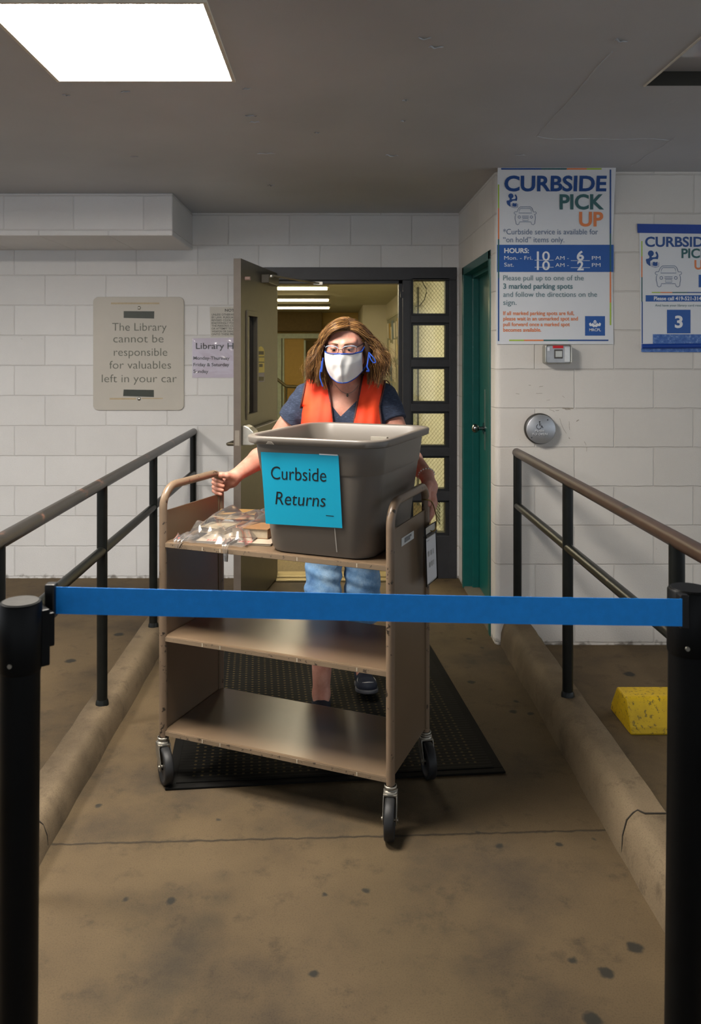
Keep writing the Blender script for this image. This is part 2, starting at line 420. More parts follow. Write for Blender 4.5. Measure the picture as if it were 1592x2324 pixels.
xs = sorted([-9, KX0, KX1, LX0, LX1, OX0, OX1, 6]); ys = sorted([-7, LY0, OY0, LY1, OY1, YL])
for i in range(len(xs)-1):
    for j in range(len(ys)-1):
        cx, cy = (xs[i]+xs[i+1])/2, (ys[j]+ys[j+1])/2
        if any(a < cx < b and c < cy < d for a, b, c, d in ((LX0, LX1, LY0, LY1), (OX0, OX1, OY0, OY1), (KX0, KX1, KY0, KY1))): continue
        ceilrect(mb, xs[i], xs[i+1], ys[j], ys[j+1])
# patched seam ridges and lifting paint flakes
def cp(px, py): Y = (CEIL-CAMZ)*F/(VPY-py); return at(px, py, Y)
for line in ([(1390, 118), (1350, 160), (1300, 222), (1255, 268), (1218, 310), (1262, 316), (1330, 314), (1400, 316), (1470, 314), (1520, 318)], [(1535, 312), (1490, 340), (1435, 376)]):
    pts = []
    for a, b_ in zip(line, line[1:]):
        for k in range(6):
            t = k/6; pts.append(cp(a[0]+(b_[0]-a[0])*t+random.uniform(-1, 1), a[1]+(b_[1]-a[1])*t+random.uniform(-.8, .8)))
    pts.append(cp(*line[-1]))
    mb.tube(pts, [0.0016+random.random()*0.002 for _ in pts], 5)
for px, py, w, h in ((965, 85, 30, 6), (990, 105, 34, 5), (570, 262, 28, 5), (578, 276, 24, 4), (605, 347, 42, 5), (890, 352, 30, 4), (920, 228, 14, 5), (915, 274, 12, 4), (615, 420, 18, 4), (285, 208, 22, 4), (560, 200, 20, 5), (305, 355, 20, 3), (1180, 352, 26, 4), (1410, 90, 30, 8), (150, 215, 20, 4), (720, 300, 14, 3)):
    pts = [cp(px-w/2+w*k/6, py+random.uniform(-h/2, h/2)) for k in range(7)]
    for p in pts: p.z -= random.uniform(0.001, 0.004)
    mb.tube(pts, [0.0008]+[0.002+random.random()*0.002 for _ in range(5)]+[0.0008], 5)
tag(mb.build('ceiling', M_ceil, fix=False), 'low grey painted ceiling with cracked patches', 'ceiling', kind='structure')

# ---- walls
DX0, DX1, DZ = -0.470, 0.820, 2.070                      # dark door frame outer edges
mb = MB()
mb.face([(-9, YL, 0), (DX0, YL, 0), (DX0, YL, CEIL), (-9, YL, CEIL)])
mb.face([(DX0, YL, DZ), (XR, YL, DZ), (XR, YL, CEIL), (DX0, YL, CEIL)])
mb.face([(DX1, YL, 0), (XR, YL, 0), (XR, YL, DZ), (DX1, YL, DZ)])
mb.face([(DX0, YL, 0), (DX0, YL+.2, 0), (DX0, YL+.2, DZ), (DX0, YL, DZ)]); mb.face([(DX1, YL, 0), (DX1, YL+.2, 0), (DX1, YL+.2, DZ), (DX1, YL, DZ)])
mb.face([(DX0, YL, DZ), (DX0, YL+.2, DZ), (DX1, YL+.2, DZ), (DX1, YL, DZ)])
tag(mb.build('wall_back', M_wallL), 'white painted block wall around the grey doorway', 'wall', kind='structure')
BN = 0.028                                                # bullnose corner
mb = MB()
mb.face([(XR+BN, YR, 0), (6, YR, 0), (6, YR, CEIL), (XR+BN, YR, CEIL)])
tag(mb.build('wall_right', M_wallR), 'off-white painted block wall behind the pick up signs', 'wall', kind='structure')
TY0, TY1, TZ = 4.33, 5.27, 2.05                           # teal frame opening
mb = MB()
mb.face([(XR, YR+BN, 0), (XR, TY0, 0), (XR, TY0, CEIL), (XR, YR+BN, CEIL)])
mb.face([(XR, TY0, TZ), (XR, TY1, TZ), (XR, TY1, CEIL), (XR, TY0, CEIL)])
mb.face([(XR, TY1, 0), (XR, YL, 0), (XR, YL, CEIL), (XR, TY1, CEIL)])
a = [(XR+BN-BN*math.cos(t*math.pi/16), YR+BN-BN*math.sin(t*math.pi/16)) for t in range(9)]
for (x0, y0), (x1, y1) in zip(a, a[1:]):
    mb.face([(x0, y0, 0), (x1, y1, 0), (x1, y1, CEIL), (x0, y0, CEIL)], smooth=True)
tag(mb.build('wall_return', M_wallT), 'short white block return wall holding the teal door', 'wall', kind='structure')
# soffit box against the back wall
sx, sy, sz = -0.942, 4.77, 2.187
mb = MB(); mb.box((-9, sy, sz), (sx, YL, CEIL))
tag(mb.build('trim_1', M_wallL, bevel=0.006), 'boxed white soffit under the ceiling at upper left', 'soffit', kind='structure')

# ---- curbs
def curb(name, side, x_in, x_top, x_out, h, y0, y1, yj, label):
    prof = [(x_in, 0), (x_in+side*0.006, h*0.45), (x_in+side*0.018, h*0.78), (x_top-side*0.008, h*0.93), (x_top+side*0.006, h*0.99), (x_top+side*0.02, h), (x_out-side*0.004, h), (x_out, h-0.004), (x_out, 0)]
    ys = []
    y = y0
    while y < y1: ys.append(y); y += 0.09
    ys.append(y1)
    mb = MB(); rings = []
    rnd = random.Random(3)
    for y in ys:
        rings.append([mb.bm.verts.new((x+rnd.uniform(-.0025, .0025), y, max(0, z+(rnd.uniform(-.002, .002) if z > 0 else 0)))) for x, z in prof])
    for a, b in zip(rings, rings[1:]):
        for k in range(len(prof)-1):
            f = mb.bm.faces.new((a[k], a[k+1], b[k+1], b[k])); f.smooth = True
    mb.bm.faces.new(rings[0]); mb.bm.faces.new(rings[-1][::-1])
    o = mb.build(name, M_curb); es_ = o.modifiers.new('es', 'EDGE_SPLIT'); es_.split_angle = math.radians(38); tag(o, label, 'curb', kind='structure')
    if yj:
        j = MB(); pts = [(x_in+side*0.004, yj, 0.012)]+[(x, yj-0.02*(i > 3), z+0.0006) for i, (x, z) in enumerate(prof[1:-2])]
        j.tube(pts, 0.0028, 5); j.build('joint_crack', mk('crack_dirt', '#2c251b', 0.9), o)
    return o
curb('curb_left', -1, -0.864, -0.905, -0.994, 0.095, 0.4, YL, onfloor(120, 1860, .09).y, 'concrete curb along the left edge of the walkway')
curb('curb_right', 1, 0.857, 0.902, 0.992, 0.14, 0.4, YR, onfloor(1450, 1838, .14).y, 'concrete curb along the right edge of the walkway')

# ================================================================ DARK DOOR FRAME, SIDELIGHT, OPEN DOOR
M_frame = mk('charcoal_frame_paint', '#2c2c30', 0.45, var=0.15, bump=0.15)
M_bead = mk('black_bead', '#222224', 0.4)
def wired_glass():
    m, nt, out = newmat('wired_glass')
    g = N(nt, 'ShaderNodeBsdfGlossy', Roughness=0.05); t = N(nt, 'ShaderNodeBsdfTransparent'); t.inputs[0].default_value = (0.86, 0.88, 0.84, 1)
    fr = N(nt, 'ShaderNodeFresnel', IOR=1.5); mxs = N(nt, 'ShaderNodeMixShader'); L(nt, fr, 0, mxs, 0); L(nt, t, 0, mxs, 1); L(nt, g, 0, mxs, 2)
    tc = N(nt, 'ShaderNodeTexCoord'); sp = N(nt, 'ShaderNodeSeparateXYZ'); L(nt, tc, 'Object', sp, 0)
    facs = []
    for sg in (1, -1):
        a = math_(nt, 'MULTIPLY', (sp, 'Z'), sg*0.8); s = math_(nt, 'ADD', (sp, 'X'), (a, 0)); d = math_(nt, 'DIVIDE', (s, 0), 0.024); fr_ = math_(nt, 'FRACT', (d, 0)); lt = math_(nt, 'LESS_THAN', (fr_, 0), 0.045); facs.append(lt)
    mxx = math_(nt, 'MAXIMUM', (facs[0], 0), (facs[1], 0))
    wire = N(nt, 'ShaderNodeBsdfDiffuse'); wire.inputs[0].default_value = rgba(C('#77745c'))
    m2 = N(nt, 'ShaderNodeMixShader'); L(nt, mxx, 0, m2, 0); L(nt, mxs, 0, m2, 1); L(nt, wire, 0, m2, 2)
    L(nt, m2, 0, out, 0); return m
M_wired = wired_glass()
fy0, fy1 = YL-0.012, YL+0.10
k = YL/F
def FX(px): return (px-VPX)*k
def FZ(py): return CAMZ-(py-VPY)*k
fr = empty('trim_2', (0.175, YL, 0)); tag(fr, 'charcoal steel door frame around the open doorway', 'door frame', kind='structure')
mb = MB()
mb.box((FX(594), fy0, FZ(636)), (FX(1037), fy1, FZ(607)))
mb.box((FX(594), fy0, 0), (FX(628), fy1, FZ(636)))
mb.box((FX(914), fy0, 0), (FX(932), fy1, FZ(636)))
mb.build('door_jamb', M_frame, fr, bevel=0.003)
mb = MB(); mb.box((FX(906), fy0+.03, 0), (FX(914), fy1, FZ(636))); mb.box((FX(628), fy0+.03, FZ(643)), (FX(914), fy1, FZ(636)))
mb.build('door_stop', M_bead, fr)
mb = MB(); mb.box((FX(628), YL-0.09, 0.0), (FX(914), YL+0.12, 0.014)); mb.box((FX(628), YL-0.03, 0.014), (FX(914), YL+0.06, 0.022))
mb.build('threshold', mk('worn_brass', '#93835c', 0.45, 0.6), fr, bevel=0.004)
mb = MB(); mb.box((FX(909), fy0-.004, FZ(676)), (FX(918), fy0+.01, FZ(662))); mb.build('strike', M_bead, fr)
# sidelight
wn = empty('window_1', (FX(984), YL, 0)); tag(wn, 'charcoal sidelight of six wired glass panes right of the doorway', 'window', kind='structure')
panes = [(636, 711), (738, 811), (838, 911), (939, 1011), (1040, 1110), (1141, 1210)]
mb = MB()
mb.box((FX(1020), fy0, 0), (FX(1037), fy1, FZ(636))); mb.box((FX(932), fy0, 0), (FX(934.5), fy1, FZ(636)))
prev = 607+28.5
for (a, b) in panes:
    mb.box((FX(934), fy0, FZ(a-5)), (FX(1021), fy1, FZ(prev-.5))); prev = b+5
mb.box((FX(934), fy0, 0), (FX(1021), fy1, FZ(prev)))
mb.build('window_frame', M_frame, wn, bevel=0.003)
for (a, b) in panes:
    m1 = MB(); m1.box((FX(934.5), fy0+.025, FZ(b+5)), (FX(939), fy1-.02, FZ(a-5))); m1.box((FX(1012), fy0+.025, FZ(b+5)), (FX(1020.5), fy1-.02, FZ(a-5)))
    m1.box((FX(939), fy0+.025, FZ(b+5)), (FX(1012), fy1-.02, FZ(b))); m1.box((FX(939), fy0+.025, FZ(a)), (FX(1012), fy1-.02, FZ(a-5)))
    bead = m1.build('glazing_bead', M_bead, wn)
    m1 = MB(); m1.box((FX(938), YL+.045, FZ(b+1)), (FX(1013), YL+.05, FZ(a-1))); m1.build('pane', M_wired, bead)

# open grey door leaf
M_door = mk('olive_grey_door_paint', '#4f483a', 0.4, var=0.08, bump=0.08)
M_dedge = mk('door_edge_paint', '#655b52', 0.45, var=0.1)
M_steel = mk('satin_steel', '#b8b4aa', 0.3, 0.9, var=0.1)
M_black = mk('black_plastic', '#131314', 0.35, var=0.2)
H = Vector((-0.376, 5.415, 0)); E = Vector((-0.5185, 4.558, 0))
du = (E-H).normalized(); dn = Vector((-du.y, du.x, 0)); dn = dn if dn.x > 0 else -dn     # inside face normal (towards the right)
DL = (E-H).length; TH = 0.042
door = empty('door_1', H); tag(door, 'olive grey steel door swung open beside the doorway', 'door', kind='structure')
def dpt(t, z, o=0.0): return H + du*t + dn*o + Vector((0, 0, z))
# leaf with a real opening for the narrow vision light
vt0, vt1 = 0.60, 0.76
dplane = Plane(H, -du, dn)
def dhit(px, py):
    p = dplane.hit(px, py); return (p-H).dot(du), p.z
vt1, vz1 = dhit(562, 716); vt0, vz0 = dhit(582, 935)
mb = MB()
def dbox(mb, t0, t1, z0, z1, o0=-TH, o1=0.0):
    c = [dpt(t, z, o) for t in (t0, t1) for o in (o0, o1) for z in (z0, z1)]
    v = [mb.bm.verts.new(p) for p in c]
    for q in ((0, 1, 3, 2), (4, 6, 7, 5), (0, 4, 5, 1), (2, 3, 7, 6), (0, 2, 6, 4), (1, 5, 7, 3)): mb.bm.faces.new([v[i] for i in q])
dbox(mb, 0, vt0, 0.012, 2.03); dbox(mb, vt1, DL-0.001, 0.012, 2.03); dbox(mb, vt0, vt1, 0.012, vz0); dbox(mb, vt0, vt1, vz1, 2.03)
mb.build('leaf', M_door, door)
mb = MB(); dbox(mb, DL-0.001, DL, 0.012, 2.03); mb.build('edge_strip', M_dedge, door)
mb = MB()
for t0, t1, z0, z1 in ((vt0-.03, vt1+.03, vz1, vz1+.03), (vt0-.03, vt1+.03, vz0-.03, vz0), (vt0-.03, vt0, vz0, vz1), (vt1, vt1+.03, vz0, vz1)): dbox(mb, t0, t1, z0, z1, 0, 0.008)
vl = mb.build('vision_frame', M_door, door, bevel=0.002)
mb = MB(); dbox(mb, vt0, vt1, vz0, vz1, -.024, -.018); mb.build('glass', mk('dark_door_glass', '#15150f', 0.05, spec=0.6), vl)
# latch edge plate, panic bar, outside lever, closer
mb = MB(); dbox(mb, DL, DL+.0015, 0.985, 1.07, -TH+.008, -.008); mb.build('latch_plate', mk('grey_plate', '#8b8378', .4), door)
zb = dhit(560, 985)[1]
mb = MB()
mb.prism([dpt(DL-.035, zb-.055, 0), dpt(DL-.035, zb+.055, 0), dpt(DL-.035, zb+.055, .012), dpt(DL-.035, zb+.045, .035), dpt(DL-.035, zb+.02, .062), dpt(DL-.035, zb-.02, .07), dpt(DL-.035, zb-.05, .07), dpt(DL-.035, zb-.055, .05)], -du*0.10)
mb.build('panic_bar_cap', mk('aluminium_cap', '#cfcbc0', .35, .6), door, bevel=0.004)
mb = MB(); dbox(mb, .10, DL-.13, zb-.035, zb+.03, 0.0, .045); mb.build('panic_bar', mk('dark_bar', '#3c3830', .4, .4), door, bevel=.006)
zh = dhit(520, 1022)[1]
mb = MB(); mb.tube([dpt(DL-.06, zh, -TH), dpt(DL-.06, zh, -TH-.05)], .011, 12); mb.tube([dpt(DL-.055, zh, -TH-.05), dpt(DL-.17, zh, -TH-.05)], .010, 12); dbox(mb, DL-.09, DL-.03, zh-.09, zh+.12, -TH-.008, -TH)
mb.build('lever_handle', mk('dark_bronze', '#6a6252', .35, .7), door)
p0 = dplane.hit(557, 632)
mb = MB(); mb.tube([p0, p0+dn*.03], .011, 12); mb.build('bumper', mk('pink_rubber', '#a58a80', .6), door)
mb = MB(); t_, z_ = dhit(590, 626); dbox(mb, .15, .42, 1.93, 1.985, 0, .05); mb.build('closer_body', M_door, door, bevel=.004)
a = dplane.hit(594, 625)+dn*.06; b = at(655, 634, 5.15); c = at(722, 643, 5.40)
mb = MB(); mb.tube([a, a+Vector((0, 0, -.012))], .016, 14); mb.obox((a+c)/2, (c-a), (c-a).cross(Vector((0, 0, 1))), (c-a).cross((c-a).cross(Vector((0, 0, 1)))), (c-a).length/2, .013, .004); mb.obox(c+Vector((0, .01, 0)), (1, 0, 0), (0, 1, 0), (0, 0, 1), .03, .012, .010)
mb.build('closer_arm', M_steel, door)
# caution sticker on the leaf
M_yel = mk('sticker_yellow', '#c9b444', .5); M_pur = mk('sticker_grey_violet', '#77738a', .5); M_ink = mk('sticker_ink', '#4b452c', .6)
st = MB(); pts = [dplane.hit(584, 868), dplane.hit(600, 867)]
pts = [(584, 846), (600, 845), (600, 800)]+[(592+8*math.cos(a_*math.pi/8), 800-14*math.sin(a_*math.pi/8)) for a_ in range(1, 8)]+[(584, 801)]
dplane.poly(door, 'caution_sticker', pts, M_yel, 0.001); stk = dplane.poly(door, 'caution_sticker', [(584, 846.5), (600, 845.5), (600, 866), (584, 868)], M_pur, 0.001)
dplane.rects(stk, 'printing', [(585.5, 797, 598.5, 805), (585, 809, 599.5, 811), (585, 821, 599.5, 823), (588, 826, 596, 833), (585.5, 855, 598.5, 864)], M_ink, 0.0018)

# ================================================================ TEAL DOOR
M_teal = mk('teal_door_paint', '#0b5450', 0.35, var=0.08, bump=0.06)
td = empty('door_2', (XR+.09, 4.8, 0)); tag(td, 'teal painted steel door set in the side wall', 'door', kind='structure')
XD = XR+.092
mb = MB()
mb.box((XR-.006, TY1-.05, 0), (XD+.04, TY1, TZ)); mb.box((XR-.006, TY0, 0), (XD+.04, TY0+.05, TZ)); mb.box((XR-.006, TY0, TZ-.05), (XD+.04, TY1, TZ))
mb.box((XR+.05, TY1-.075, 0), (XD, TY1-.05, TZ-.05)); mb.box((XR+.05, TY0+.05, 0), (XD, TY0+.075, TZ-.05)); mb.box((XR+.05, TY0+.05, TZ-.075), (XD, TY1-.05, TZ-.05))
mb.build('door_frame', M_teal, td, bevel=.003)
mb = MB(); mb.box((XD, TY0+.055, .015), (XD+.04, TY1-.055, TZ-.055)); mb.build('leaf', M_teal, td, bevel=.002)
hz = 1.505-(972-800)/369; hy = 5.02
mb = MB(); mb.tube([(XD, hy, hz), (XD-.035, hy, hz)], .012, 14); mb.sphere((XD-.055, hy, hz), .028, 20, (.8, 1, 1)); mb.tube([(XD, hy, hz), (XD-.006, hy, hz)], .035, 22)
mb.build('door_knob', mk('dark_chrome', '#8f9092', .18, 1.0), td)
mb = MB(); mb.box((XD-.004, hy-.03, hz-.13), (XD+.001, hy-.022, hz+.24)); mb.build('latch_guard', M_steel, td)
mb = MB(); mb.box((XR+.0, TY0+.05, 0), (XD+.04, TY1-.05, .012)); mb.build('threshold', mk('grey_sill', '#6c6558', .6), td)

# ================================================================ HALLWAY BEYOND THE DOORWAY
HZ, HX0, HX1, HY1 = 2.285, -2.6, 0.86, 16.0
M_hw = mk('cream_hall_paint', '#d2cebd', .6, var=.05, scale=2); M_hc = mk('hall_ceiling_paint', '#bdbca4', .7, var=.04, scale=3); M_hf = mk('hall_carpet', '#5f5238', .95, var=.3, scale=60)
Y0 = YL+.2
mb = MB(); mb.face([(HX0, Y0, .001), (HX1, Y0, .001), (HX1, HY1, .001), (HX0, HY1, .001)]); mb.face([(-.47, YL+.1, .001), (.82, YL+.1, .001), (.82, Y0, .001), (-.47, Y0, .001)]); tag(mb.build('floor_hall', M_hf), kind='structure')
mb = MB(); mb.face([(HX0, Y0, HZ), (HX1, Y0, HZ), (HX1, HY1, HZ), (HX0, HY1, HZ)]); tag(mb.build('ceiling_hall', M_hc), kind='structure')
mb = MB(); mb.face([(HX1, Y0, 0), (HX1, HY1, 0), (HX1, HY1, HZ), (HX1, Y0, HZ)]); tag(mb.build('wall_hall_right', M_hw), kind='structure')
mb = MB(); mb.face([(HX0, Y0, 0), (HX0, HY1, 0), (HX0, HY1, HZ), (HX0, Y0, HZ)]); tag(mb.build('wall_hall_left', M_hw), kind='structure')
mb = MB(); mb.face([(HX0, Y0, 0), (DX0, Y0, 0), (DX0, Y0, HZ), (HX0, Y0, HZ)]); mb.face([(DX0, Y0, DZ), (HX1, Y0, DZ), (HX1, Y0, HZ), (DX0, Y0, HZ)]); tag(mb.build('wall_hall_front', M_hw), kind='structure')
mb = MB(); mb.face([(HX0, HY1, 0), (HX1, HY1, 0), (HX1, HY1, HZ), (HX0, HY1, HZ)]); tag(mb.build('wall_hall_end', mk('hall_end_paint', '#c2a661', .6, var=.08, scale=3)), kind='structure')
mb = MB(); mb.box((.48, 13.4, 0), (HX1, HY1-.01, HZ-.001)); tag(mb.build('wall_hall_pier', M_hw), 'cream wall pier at the end of the hallway', 'wall', kind='structure')
ke = 15.8/F
def EX(px): return (px-VPX)*ke
def EZ(py): return CAMZ-(py-VPY)*ke
mb = MB(); mb.box((HX0, 15.55, EZ(752)), (EX(731), HY1-.01, HZ-.001)); tag(mb.build('trim_3', mk('brown_bulkhead', '#6f5d38', .7)), 'brown bulkhead above the far hallway door', 'bulkhead', kind='structure')
dr = empty('door_3', (EX(700), 15.9, 0)); tag(dr, 'pale framed far door at the end of the hallway', 'door', kind='structure')
M_pale = mk('pale_mint_paint', '#c7d6c8', .5)
mb = MB()
mb.box((EX(625), 15.8, EZ(768)), (EX(806), 15.95, EZ(757))); mb.box((EX(625), 15.8, 0), (EX(639), 15.95, EZ(768))); mb.box((EX(641), 15.85, 0), (EX(645), 15.95, EZ(768))); mb.box((EX(690), 15.84, 0), (EX(694), 15.95, EZ(772))); mb.box((EX(800), 15.8, 0), (EX(806), 15.95, EZ(768)))
mb.build('door_frame', M_pale, dr)
mb = MB(); mb.box((EX(645), 15.9, 0), (EX(690), 15.97, EZ(768))); mb.build('leaf', mk('honey_door', '#c9a44e', .5, var=.05), dr)
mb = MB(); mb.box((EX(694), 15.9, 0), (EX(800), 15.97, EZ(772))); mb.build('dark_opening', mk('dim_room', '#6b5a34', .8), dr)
hr = empty('handrail', (EX(650), 15.0, 0)); tag(hr, 'dark metal handrail at the far end of the hallway', 'handrail')
kk = [at(622, 855, 15.0), at(650, 877, 15.0), at(706, 879, 15.0)]
mb = MB(); mb.tube(kk, .03, 8); mb.build('rail', mk('handrail_metal', '#6d6750', .4, .5), hr)
mb = MB(); mb.tube([kk[1], (kk[1].x, kk[1].y, 0)], .02, 8); mb.tube([kk[2], (kk[2].x, kk[2].y, 0)], .02, 8); mb.build('post', mk('handrail_post', '#6d6750', .4, .5), hr)
# bulletin board with pinned papers on the hall's right wall
bb = empty('bulletin_board', (HX1, 9, .9)); tag(bb, 'grey bulletin board with pinned papers on the right hallway wall', 'bulletin board')
mb = MB(); mb.box((HX1-.03, 8.55, .75), (HX1-.002, 12.7, 2.0)); mb.build('board', mk('board_felt', '#9fa08c', .9), bb)
mb = MB()
for z in (.74, 2.0): mb.box((HX1-.04, 8.53, z), (HX1-.002, 12.72, z+.03))
mb.build('frame', mk('board_frame', '#b9b69c', .5), bb)
cols = ['#e9e6da', '#dcd8c8', '#e4dfcf', '#c9a95a', '#a9b9b4', '#e6e2d8', '#7d8f9a', '#d8cfae']
rp = random.Random(11); pm = [mk('pinned_paper', c, .8) for c in cols]; nn = 0
for iy in range(12):
    for iz in range(4):
        if rp.random() < .2: continue
        y = 8.65+iy*.325+rp.uniform(-.05, .05); z = .83+iz*.29+rp.uniform(-.03, .03); w = rp.uniform(.2, .30); h = rp.uniform(.18, .27)
        mb = MB(); mb.face([(HX1-.034, y, z), (HX1-.036, y+w, z), (HX1-.045, y+w, z+h), (HX1-.036, y, z+h)])
        o = mb.build('paper', pm[rp.randrange(len(pm))]); tag(o, 'sheet of paper pinned to the hallway bulletin board', 'paper', 'papers pinned to the hallway board'); nn += 1
# conduit with a hanging wire and a wall vent seen through the sidelight
mb = MB(); mb.tube([(HX1-.03, 8.06, 0), (HX1-.03, 8.06, 2.15)], .012, 8); cd = mb.build('conduit', mk('conduit_grey', '#4e4c40', .6)); tag(cd, 'thin dark pipe running up the wall behind the sidelight glass', 'pipe')
cc = HX1-.028
mb = MB(); mb.tube([(cc, 7.75, 2.20), (cc, 7.55, 2.13), (cc, 7.35, 2.08), (cc, 7.34, 2.04), (cc, 7.5, 1.99), (cc, 7.9, 1.96), (cc, 8.3, 1.97)], .004, 6); tag(mb.build('wire', mk('black_wire', '#1c1b18', .6)), 'black wire looping on the wall behind the top sidelight pane', 'wire')
vt = empty('wall_vent', (HX1-.02, 6.5, .25)); tag(vt, 'white louvred vent low on the hallway wall behind the sidelight', 'vent')
mb = MB(); mb.box((HX1-.02, 6.30, .12), (HX1, 6.70, .38)); mb.build('frame', mk('vent_white', '#b9b9ac', .5), vt)
mb = MB()
for i in range(8): mb.box((HX1-.024, 6.45, .145+i*.028), (HX1-.018, 6.66, .16+i*.028))
mb.build('slats', mk('vent_dark', '#4a4a42', .6), vt)
M_tube = emis('hall_fluorescent', '#ffe9b4', 6.0); M_hallfill = emis('hall_added_fill', '#fff1cf', 24.0)
for i, y in enumerate((9.2, 11.25, 13.2, 7.2, 6.2)):  # last two are unseen added strips, made brighter to fill the hall
    t = empty('hall_light', (-.9, y, HZ)); tag(t, 'long fluorescent strip on the hallway ceiling, %s' % ('highest of the three in view', 'middle of the three in view', 'lowest of the three in view', 'added unseen above the door head to brighten the hall', 'added unseen right behind the door head to brighten the hall')[i], 'ceiling light', 'fluorescent strips on the hallway ceiling')
    mb = MB(); mb.box((-2.2, y-.10, HZ-.05), (-.055, y+.10, HZ)); mb.build('housing', mk('strip_housing', '#6a654c', .5), t)
    mb = MB(); mb.box((-2.2, y-.085, HZ-.07), (-.075, y+.085, HZ-.05)); mb.build('diffuser', M_tube if i < 3 else M_hallfill, t)
# ================================================================ SIGNS
PLB = Plane((0, YL, 0), (1, 0, 0), (0, -1, 0)); PRB = Plane((0, YR, 0), (1, 0, 0), (0, -1, 0))
M_paper = mk('white_sign_board', '#d9dbdf', .45, var=.02, scale=4)
M_navy = mk('sign_navy', '#1f4a8c', .45, var=.03); M_band = mk('sign_blue_band', '#1f55a0', .45, var=.04)
M_tealink = mk('sign_teal', '#2f6063', .5, var=.03); M_oran = mk('sign_orange', '#e2824a', .5, var=.03); M_lime = mk('sign_lime', '#a9c23f', .5, var=.03)
M_slate = mk('sign_slate_ink', '#5b6f8e', .5, var=.03); M_gt = mk('sign_grey_teal_ink', '#56777f', .5, var=.03); M_white = mk('sign_white_ink', '#e4e6ea', .5, var=.02)
def car(x0, y0, x1, y1):
    """outline of a car seen from the front, in a source box of 393..808 by 775..1105"""
    def q(pts): return [(x0+(x-393)/(808-393)*(x1-x0), y0+(y-775)/(1105-775)*(y1-y0)) for x, y in pts]
    body = q([(450, 865), (462, 832), (480, 800), (510, 776), (600, 774), (700, 776), (728, 800), (745, 840), (752, 868), (795, 868), (808, 888), (795, 908), (772, 910), (788, 950), (790, 1000), (779, 1040), (778, 1080), (750, 1104), (720, 1092), (708, 1052), (600, 1050), (492, 1052), (484, 1090), (458, 1104), (430, 1086), (424, 1040), (412, 1000), (413, 945), (428, 908), (402, 906), (393, 886), (408, 867)])
    win = q([(480, 887), (500, 818), (516, 802), (690, 802), (704, 816), (722, 887)])
    circ = [q([(c+22*math.cos(t*math.pi/10), 962+22*math.sin(t*math.pi/10)) for t in range(20)]) for c in (490, 715)]
    gr = [q([(540, 945), (665, 945)]), q([(540, 970), (665, 970)])]; pl = q([(553, 990), (655, 990), (655, 1028), (553, 1028)])
    w = (x1-x0)/415*9
    return [(body, w, True), (win, w, True)]+[(c, w, True) for c in circ]+[(g, w, False) for g in gr]+[(pl, w, True)]
def reader(P_, parent, x0, y0, sc, mat, off):
    """stick figure reading a book, source origin (250, 535)"""
    def q(x, y): return (x0+(x-250)*sc, y0+(y-535)*sc)
    cx, cy = q(328, 582); P_.disc(parent, 'reader_icon', [(cx, cy, 46*sc)], mat, off)
    mb = MB()
    for poly in ([(303, 622), (345, 628), (342, 642), (392, 640), (410, 632), (416, 604), (397, 572), (415, 548), (440, 590), (446, 625), (437, 672), (395, 668), (360, 672), (340, 690), (318, 700), (320, 740), (325, 780), (298, 768), (262, 735), (250, 690), (254, 668), (290, 662), (306, 648)],
                 [(357, 716), (380, 712), (402, 722), (424, 712), (432, 716), (432, 772), (402, 780), (357, 772)]):
        mb.face([P_.hit(*q(x, y))+P_.n*off for x, y in poly])
    o = mb.build('reader_icon', mat, parent)
    P_.strokes(parent, 'reader_icon', [([q(344, 724), q(344, 786), q(400, 798), q(451, 786), q(451, 724)], 7*sc, False)], mat, off)
# ---- large sign
sg = empty('pick_up_sign', PRB.hit(1260, 780)); tag(sg, 'large white CURBSIDE PICK UP hours sign on the right wall corner', 'sign')
Q = Curled((0, YR-.006, 0), (1, 0, 0), (0, -1, 0))
def curved_sheet():
    mb = MB(); n = 60; prev = None
    for i in range(n+1):
        t = i/n; y = 377.5+(781-377.5)*t
        a = Q.hit(1130.5-4*min(1, t*2)+2*max(0, t-.5), y); b = Q.hit(1399-9*min(1, t*2.2)+6*max(0, t-.45), y)
        r = [mb.bm.verts.new(a), mb.bm.verts.new(b), mb.bm.verts.new(b+Vector((0, .003, 0))), mb.bm.verts.new(a+Vector((0, .003, 0)))]
        if prev:
            for k_ in range(4): mb.bm.faces.new((prev[k_], prev[(k_+1) % 4], r[(k_+1) % 4], r[k_]))
        else: mb.bm.faces.new(r)
        prev = r
    mb.bm.faces.new(prev[::-1])
    return mb.build('board', M_paper, sg)
curved_sheet()
o1, o2 = .0008, .0016
Q.rects(sg, 'band', [(1128.8, 555.5, 1393.5, 617.3)], M_band, o1)
Q.rects(sg, 'border_blue', [(1138, 381.8, 1229, 385.2), (1130.6, 631, 1133.6, 774), (1384.6, 385, 1387.8, 530), (1290.5, 770.8, 1381.5, 774)], M_navy, o2)
Q.rects(sg, 'border_teal', [(1229, 381.8, 1287, 385.2), (1130.6, 543, 1133.6, 631), (1384.6, 530, 1387.8, 617), (1234, 770.8, 1290.5, 774)], M_tealink, o2)
Q.rects(sg, 'border_orange', [(1287, 381.8, 1332, 385.2), (1130.6, 472.7, 1133.6, 543), (1384.6, 617, 1387.8, 687), (1189.7, 770.8, 1234, 774)], M_oran, o2)
Q.rects(sg, 'border_lime', [(1332, 381.8, 1366, 385.2), (1130.6, 419, 1133.6, 472.7), (1384.6, 687, 1387.8, 738), (1156, 770.8, 1189.7, 774)], M_lime, o2)
B = .022
Q.text(sg, [('CURBSIDE', 1145.4, 1376.5, 433.2, 33, .028)], M_navy, o2)
Q.text(sg, [('PICK', 1270.7, 1371.6, 474.3, 32, .028)], M_tealink, o2)
